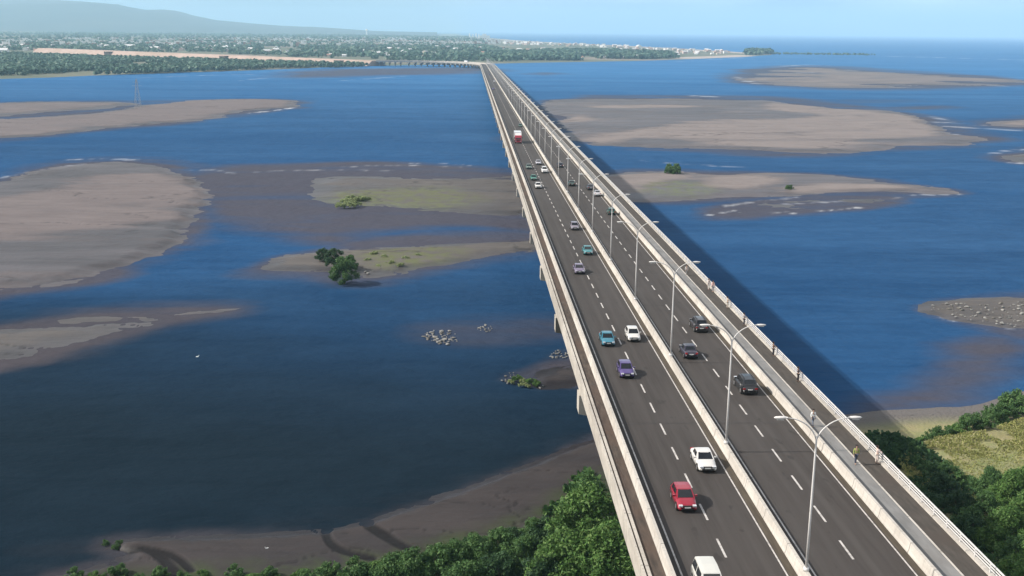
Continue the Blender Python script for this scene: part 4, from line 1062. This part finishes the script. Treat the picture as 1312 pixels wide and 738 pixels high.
# ground cover on the right bank: dry grass tufts nobody could count
def tufts(name, px, n, size, mat, z, seed):
    r = np.random.default_rng(seed); P = np.array([at(*p, z) for p in px])
    lo, hi = P.min(0), P.max(0); C = lo+(hi-lo)*r.random((n*3, 2)); C = C[sdf(C[:, 0], C[:, 1], P) > 0][:n]
    C = C[fbm(C[:, 0]/7, C[:, 1]/7, seed, 3) > .42]
    n = len(C); K = 4
    c = np.repeat(C, K, 0) + r.normal(size=(n*K, 2))*size*.5
    a = r.random(n*K)*6.283; s = size*(.5+r.random(n*K)); h = s*(.7+.8*r.random(n*K))
    dx, dy = np.cos(a)*s*.5, np.sin(a)*s*.5; zz = np.full(n*K, z)
    lx, ly = r.normal(size=n*K)*s*.4, r.normal(size=n*K)*s*.4
    V = np.stack([np.stack([c[:, 0]-dx, c[:, 1]-dy, zz], 1), np.stack([c[:, 0]+dx, c[:, 1]+dy, zz], 1),
                  np.stack([c[:, 0]+dx*.6+lx, c[:, 1]+dy*.6+ly, zz+h], 1), np.stack([c[:, 0]-dx*.6+lx, c[:, 1]-dy*.6+ly, zz+h], 1)], 1).reshape(-1, 3)
    o = mesh_np(name, V, np.arange(n*K*4).reshape(-1, 4), [mat]); tag(o, kind='stuff'); return o
M['dry_grass'] = foliage('dry grass', (.21,.24,.065), (.31,.32,.11), (.42,.38,.20))
tufts('grass', [(1150,590),(1200,560),(1260,552),(1312,535),(1400,520),(1420,620),(1300,640),(1180,640)], 11000, .17, M['dry_grass'], 3.0, 3)
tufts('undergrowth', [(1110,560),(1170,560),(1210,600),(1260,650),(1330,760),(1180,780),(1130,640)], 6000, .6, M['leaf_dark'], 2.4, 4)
tufts('undergrowth', [(430,745),(520,722),(640,692),(705,655),(750,600),(790,650),(840,760),(640,800),(430,800)], 7000, .55, M['leaf_mid'], .8, 5)

# forests on the far shore
def forest(px, n, h, seed, mat, K=16, dens=.40, name='forest', zf=1.5):
    r = np.random.default_rng(seed); P = np.array([at(*p) for p in px])
    # sample evenly in the picture-independent log distance so near edges are denser
    lo, hi = P.min(0), P.max(0); C = np.empty((0, 2))
    while len(C) < n:
        c = lo+(hi-lo)*r.random((n*4, 2)); c = c[sdf(c[:, 0], c[:, 1], P) > 0]
        c = c[fbm(c[:, 0]/90, c[:, 1]/160, seed, 4) > dens]; C = np.concatenate([C, c])
        if len(c) == 0: break
    C = C[:n]; n = len(C)
    hh = h*(.55+.9*r.random(n))
    d = r.normal(size=(n, K, 3)); d /= np.linalg.norm(d, axis=2)[..., None]
    c = np.stack([C[:, 0], C[:, 1], np.full(n, zf)], 1)[:, None, :] + d*np.stack([hh*.42, hh*.42, hh*.45], 1)[:, None, :]*(.5+.5*r.random((n, K, 1)))
    c[..., 2] += (hh*.5)[:, None]
    c = c.reshape(-1, 3); nn = d.reshape(-1, 3)+r.normal(size=(n*K, 3))*.3; nn[:, 2] += .4; nn /= np.linalg.norm(nn, axis=1)[:, None]
    t = np.cross(nn, r.normal(size=(n*K, 3))); t /= np.linalg.norm(t, axis=1)[:, None]; b = np.cross(nn, t)
    s = (np.repeat(hh, K)*(.16+.14*r.random(n*K)))[:, None]
    V = np.stack([c-t*s-b*s, c+t*s-b*s, c+t*s+b*s, c-t*s+b*s], 1).reshape(-1, 3)
    o = mesh_np(name, V, np.arange(n*K*4).reshape(-1, 4), [mat]); tag(o, kind='stuff'); return o
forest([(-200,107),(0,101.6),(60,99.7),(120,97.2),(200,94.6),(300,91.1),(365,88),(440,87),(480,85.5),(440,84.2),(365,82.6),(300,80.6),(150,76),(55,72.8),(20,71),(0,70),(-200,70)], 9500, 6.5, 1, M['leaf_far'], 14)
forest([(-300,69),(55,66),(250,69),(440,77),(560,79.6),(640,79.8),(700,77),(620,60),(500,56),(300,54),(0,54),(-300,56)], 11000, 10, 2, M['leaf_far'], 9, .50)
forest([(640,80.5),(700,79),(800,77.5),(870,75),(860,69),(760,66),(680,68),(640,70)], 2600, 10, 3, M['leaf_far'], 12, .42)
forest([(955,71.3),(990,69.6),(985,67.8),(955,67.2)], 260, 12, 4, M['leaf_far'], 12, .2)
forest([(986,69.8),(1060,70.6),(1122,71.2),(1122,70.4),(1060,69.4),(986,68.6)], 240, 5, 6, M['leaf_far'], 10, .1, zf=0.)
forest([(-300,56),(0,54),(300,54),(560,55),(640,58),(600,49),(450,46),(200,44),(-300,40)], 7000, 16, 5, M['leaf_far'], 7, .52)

# ------------------------------------------------------------------ town
WALLS = [simple('white house wall', (.84,.82,.79), .8), simple('cream house wall', (.62,.56,.47), .8), simple('pinkish house wall', (.60,.47,.42), .8), simple('bluish house wall', (.50,.56,.60), .8)]
ROOFS = [simple('grey roof', (.30,.30,.31), .8), simple('rust roof', (.30,.16,.11), .8), simple('pale metal roof', (.62,.62,.62), .6)]
WIN = simple('window glass', (.05,.06,.07), .2)
def house_mesh(w, d, h, wi, ri):
    b = MB()
    b.box(-w/2, w/2, -d/2, d/2, 0, h)
    b.cur = 1; o = .4; rh = d*.28
    b.add([(-w/2-o,-d/2-o,h-.05),(w/2+o,-d/2-o,h-.05),(w/2+o,0,h+rh),(-w/2-o,0,h+rh),(-w/2-o,d/2+o,h-.05),(w/2+o,d/2+o,h-.05)], [(0,1,2,3),(3,2,5,4)])
    b.cur = 0; b.add([(-w/2,-d/2,h),(-w/2,d/2,h),(-w/2,0,h+rh-.12),(w/2,-d/2,h),(w/2,d/2,h),(w/2,0,h+rh-.12)], [(0,1,2),(3,5,4)])
    b.cur = 2
    nw = max(2, int(w/3.2))
    for fl in range(max(1, int(h/2.8))):
        for i in range(nw):
            x = -w/2+w*(i+.5)/nw; z = fl*2.8+1.
            for sy in (-1, 1):
                y = sy*(d/2+.02); b.add([(x-.6,y,z),(x+.6,y,z),(x+.6,y,z+1.2),(x-.6,y,z+1.2)], [(0,1,2,3)])
    me = bpy.data.meshes.new('house'); me.from_pydata(b.v, [], b.f); me.update(); me.polygons.foreach_set('material_index', b.mi)
    for m in (WALLS[wi], ROOFS[ri], WIN): me.materials.append(m)
    return me
HM = [house_mesh(w, d, h, wi, ri) for (w, d, h, wi, ri) in ((9,7,3.2,0,2),(12,8,5.8,0,0),(10,8,3.2,1,1),(14,9,6,2,2),(24,14,6,0,2),(12,10,9,1,0),(11,8,5.6,3,2))]
def houses(px, n, label, group, seed, zf=2.4, big=0., sc=1.):
    r = random.Random(seed); P = np.array([at(*p) for p in px]); lo, hi = P.min(0), P.max(0); k = 0
    while k < n:
        q = np.array([[lo[0]+(hi[0]-lo[0])*r.random(), lo[1]+(hi[1]-lo[1])*r.random()]])
        if sdf(q[:, 0], q[:, 1], P)[0] < 0: continue
        o = bpy.data.objects.new('house', r.choice(HM if r.random() < big else HM[:4])); COL.objects.link(o)
        o.location = (q[0, 0], q[0, 1], zf); o.rotation_euler = (0, 0, r.choice((.1, .2, 1.7, 1.2, 2.6))); o.scale = (sc,)*3
        tag(o, label, 'house', group); k += 1
houses([(855,72),(880,73.2),(950,70.2),(940,67.5),(900,65.5),(830,63),(790,64)], 62, 'small pale house in the village at the sandy point on the right', 'houses of the village on the sandy point', 1)
houses([(640,57),(720,60),(800,64),(850,67),(880,66.5),(810,61),(720,57),(650,53.5)], 84, 'small pale house in the town along the far beach', 'houses of the town along the beach', 2, big=.15, sc=1.25)
houses([(420,74),(490,75),(560,73),(640,70),(720,66),(640,62),(520,63),(420,66)], 56, 'small white house among trees behind the far viaduct', 'houses behind the far viaduct', 3, big=.08, sc=1.15)
houses([(0,70),(52,68),(60,64.5),(170,63),(180,60),(0,62)], 44, 'small white house at the far left behind the embankment', 'houses at the far left', 4, big=.1, sc=1.2)
houses([(180,66),(420,73),(420,66),(300,60),(180,60)], 44, 'small white house behind the middle of the embankment', 'houses behind the embankment', 5, big=.08, sc=1.15)
houses([(635,79.3),(830,76.8),(830,75),(640,77)], 7, 'pale house at the far river edge right of the bridge', 'houses at the river edge', 6)
def far_town():
    r = random.Random(9); b = MB(); P = np.array([at(*p) for p in [(0,62),(300,60),(560,62),(640,57),(640,52),(560,49),(300,50),(0,52)]]); lo, hi = P.min(0), P.max(0); k = 0
    while k < 1900:
        x, y = lo[0]+(hi[0]-lo[0])*r.random(), lo[1]+(hi[1]-lo[1])*r.random()
        if sdf(np.array([x]), np.array([y]), P)[0] < 0: continue
        w, d, h = 7+9*r.random(), 7+6*r.random(), 4+6*r.random(); b.cur = r.choice((0, 0, 0, 1, 2))
        b.box(x-w/2, x+w/2, y-d/2, y+d/2, 2, 6+h); k += 1
    tag(b.build('distant_town', [WALLS[0], WALLS[1], ROOFS[1]]), kind='stuff')
far_town()
def landmark():
    x, y = at(621, 49.5, 4); root = empty('factory', (x, y, 4)); tag(root, 'large white factory with slim chimneys on the far coast', 'factory')
    b = MB(); b.box(-40, 40, -20, 20, 0, 24); b.box(-18, 14, -16, 16, 24, 36); b.build('hall', WALLS[0], root)
    for dx, h in ((-115, 38), (-90, 34), (-66, 40), (-46, 34)):
        c = MB(); c.tube([(dx,0,0),(dx,0,h)], [5,4], 10); c.build('chimney', WALLS[0], root)
    x, y = at(470, 46, 6); root = empty('water_tower', (x, y, 6)); tag(root, 'slim white tower standing above the far town left of the bridge bend', 'tower')
    c = MB(); c.tube([(0,0,0),(0,0,42)], [6,4.5], 12); c.build('shaft', WALLS[0], root)
    c = MB(); c.tube([(0,0,42),(0,0,46),(0,0,58),(0,0,62)], [5,11,11,4], 14); c.build('tank', WALLS[0], root)
landmark()

# ------------------------------------------------------------------ rocks, pylon, birds
ROCKM = [noisy('pale rock', (.12,.12,.115), (.30,.295,.28), .9, .9), noisy('dark rock', (.10,.095,.085), (.17,.16,.14), 1.5, .9)]
def rock_mesh(seed, m):
    bm = bmesh.new(); bmesh.ops.create_icosphere(bm, subdivisions=2, radius=1); r = random.Random(seed)
    ax = [Vector((r.gauss(0,1), r.gauss(0,1), r.gauss(0,1))).normalized() for _ in range(9)]
    for v in bm.verts:
        k = 1.0
        for a in ax:
            d = v.co.dot(a)
            if d > .62: k = min(k, .62/d)
        v.co *= k; v.co.z *= .62
    me = bpy.data.meshes.new('rock'); bm.to_mesh(me); bm.free(); me.materials.append(ROCKM[m]); return me
RK = [rock_mesh(i, 0) for i in range(4)]+[rock_mesh(9+i, 1) for i in range(3)]
def rocks(px, n, smin, smax, label, group, seed, dark=.2, zoff=.0):
    r = random.Random(seed); P = np.array([at(*p) for p in px]); lo, hi = P.min(0), P.max(0); k = 0
    while k < n:
        q = np.array([[lo[0]+(hi[0]-lo[0])*r.random(), lo[1]+(hi[1]-lo[1])*r.random()]])
        if sdf(q[:, 0], q[:, 1], P)[0] < 0: continue
        o = bpy.data.objects.new('rock', r.choice(RK[4:] if r.random() < dark else RK[:4])); COL.objects.link(o)
        s = .55*(smin+(smax-smin)*r.random()**2.2); o.location = (*q[0], zoff+.10+.1*s); o.scale = (s*1.3, s, s); o.rotation_euler = (0, 0, r.random()*6.28)
        tag(o, label, 'rock', group); k += 1
rocks([(540,430),(556,424),(582,425),(586,440),(570,444),(548,437)], 90, .3, .95, 'pale rock breaking the water in the left cluster of the shoal', 'rocks of the left shoal', 1)
rocks([(611,421),(622,416),(632,420),(628,426),(614,425)], 26, .25, .6, 'pale rock breaking the water in the smaller right cluster of the shoal', 'rocks of the smaller shoal', 2)
rocks([(700,455),(716,449),(730,454),(724,461),(708,460)], 34, .25, .6, 'pale rock in the shallows against the bridge side', 'rocks beside the bridge', 3)
rocks([(643,489),(650,480),(660,477),(660,484),(652,494)], 22, .25, .6, 'pale rock on the left end of the tiny islet', 'rocks of the tiny islet', 4, .2, .1)
rocks([(690,497),(700,494),(690,499)], 3, .3, .5, 'pale rock on the right end of the tiny islet', 'rocks of the tiny islet', 5)
rocks([(1186,396),(1200,392),(1260,390),(1312,388),(1312,424),(1290,420),(1250,414),(1210,408)], 110, .3, .95, 'rock on the stony shoal at the right edge', 'rocks of the right shoal', 6, .35, .38)
rocks([(467,350),(480,347),(485,350),(472,353)], 7, .35, .9, 'pale rock at the foot of the island trees', 'rocks by the island trees', 7, .4, .3)
def pylon():
    x, y = at(177, 139, .3); root = empty('pylon', (x, y, 0)); tag(root, 'faint lattice power pylon standing in the water at the left', 'pylon')
    b = MB(); Ht = 24.
    leg = [[(sx*2.4*(1-t*.86), sy*2.4*(1-t*.86), Ht*t-1*(t == 0)) for t in (0, .25, .5, .75, 1)] for sx, sy in ((1,1),(1,-1),(-1,-1),(-1,1))]
    for q in leg: b.tube(q, .07, 5)
    for i in range(4):
        for j in range(4):
            b.tube([leg[j][i], leg[(j+1) % 4][i+1]], .035, 4); b.tube([leg[(j+1) % 4][i], leg[j][i+1]], .035, 4)
    b.build('lattice', M['concrete'], root)
    a = MB()
    for z, w in ((18.5, 4.), (21.5, 3.)): a.tube([(-w,0,z),(w,0,z)], .07, 5)
    a.build('crossarm', M['concrete'], root)
pylon()
def bird(px, py, label):
    x, y = at(px, py, .1); root = empty('bird', (x, y, .42 if py > 500 else .0), random.random()*6)
    wm = simple('white plumage', (.82,.82,.80), .7)
    b = MB(); b.tube([(-.32,0,.34),(-.2,0,.34),(0,0,.36),(.2,0,.40),(.28,0,.5),(.30,0,.62),(.36,0,.66)], [.02,.09,.14,.10,.05,.05,.03], 8); b.build('body', wm, root, True)
    c = MB(); c.tube([(.36,0,.66),(.50,0,.63)], [.018,.006], 5); c.build('beak', M['black_plastic'], root)
    for sy in (-.05, .05):
        l_ = MB(); l_.tube([(0,sy,.28),(.03,sy,.12),(0,sy,-.05)], .012, 5); l_.build('leg', M['black_plastic'], root)
    tag(root, label, 'bird')
bird(343, 709, 'white wading bird on the near mud flat'); bird(253, 458.5, 'white bird alone on the dark open water at the left')

# ------------------------------------------------------------------ air
def haze():
    b = MB(); b.box(-42000, 42000, -3000, 52000, -4, 900)
    m = bpy.data.materials.new('haze'); m.use_nodes = True; n, l = m.node_tree.nodes, m.node_tree.links
    n.remove(n['Principled BSDF']); v = n.new('ShaderNodeVolumePrincipled')
    v.inputs['Color'].default_value = (.51,.79,1,1); v.inputs['Density'].default_value = HAZE; v.inputs['Anisotropy'].default_value = .0
    l.new(v.outputs[0], n['Material Output'].inputs['Volume'])
    tag(b.build('haze', m), kind='stuff')
HAZE = 8.5e-5
haze()

# ------------------------------------------------------------------ light, sky, camera
EL, AZ = R(37.0), R(270.)
w = bpy.data.worlds.new('World'); SC.world = w; w.use_nodes = True
n, l = w.node_tree.nodes, w.node_tree.links
sky = n.new('ShaderNodeTexSky'); sky.sky_type = 'NISHITA'; sky.sun_disc = False
sky.sun_elevation = EL; sky.sun_rotation = AZ; sky.air_density = 1.; sky.dust_density = 5.0; sky.ozone_density = 1.5; sky.altitude = 50
tc = n.new('ShaderNodeTexCoord')
cl = noise(n, l, 3.2, 6, .6, vec=tc.outputs['Generated'], stretch=(1, 1, 9.), dist=.4)
cf = math_n(n, l, 'MULTIPLY', mapr(n, l, cl, .40, .66), .62)
l.new(mix(n, l, cf, sky.outputs[0], (27.0, 26.0, 25.0)), n['Background'].inputs[0]); n['Background'].inputs[1].default_value = .060
sun = bpy.data.lights.new('sun', 'SUN'); sun.energy = 4.6; sun.angle = R(.40); sun.color = (1, .93, .845)
so = bpy.data.objects.new('sun', sun); COL.objects.link(so)
sd = Vector((-math.cos(EL), 0.0, math.sin(EL)))          # towards the sun: square to the bridge, from the left
so.rotation_euler = sd.to_track_quat('Z', 'Y').to_euler(); so.location = (-200, 100, 300)

cam = bpy.data.cameras.new('camera'); co = bpy.data.objects.new('camera', cam); COL.objects.link(co)
cam.sensor_width = 36; cam.lens = F*36/PW; cam.clip_start = 1; cam.clip_end = 200000
mw = Matrix((( _r2.x, _u2.x, -_fw.x, 0), (_r2.y, _u2.y, -_fw.y, 0), (_r2.z, _u2.z, -_fw.z, CAM_Z), (0, 0, 0, 1)))
co.matrix_world = mw; SC.camera = co
SC.view_settings.view_transform = 'Standard'; SC.view_settings.look = 'None'
SC.view_settings.exposure = 0.46; SC.view_settings.gamma = 1; SC.view_settings.use_curve_mapping = False
SC.cycles.volume_bounces = 2; SC.cycles.max_bounces = 6
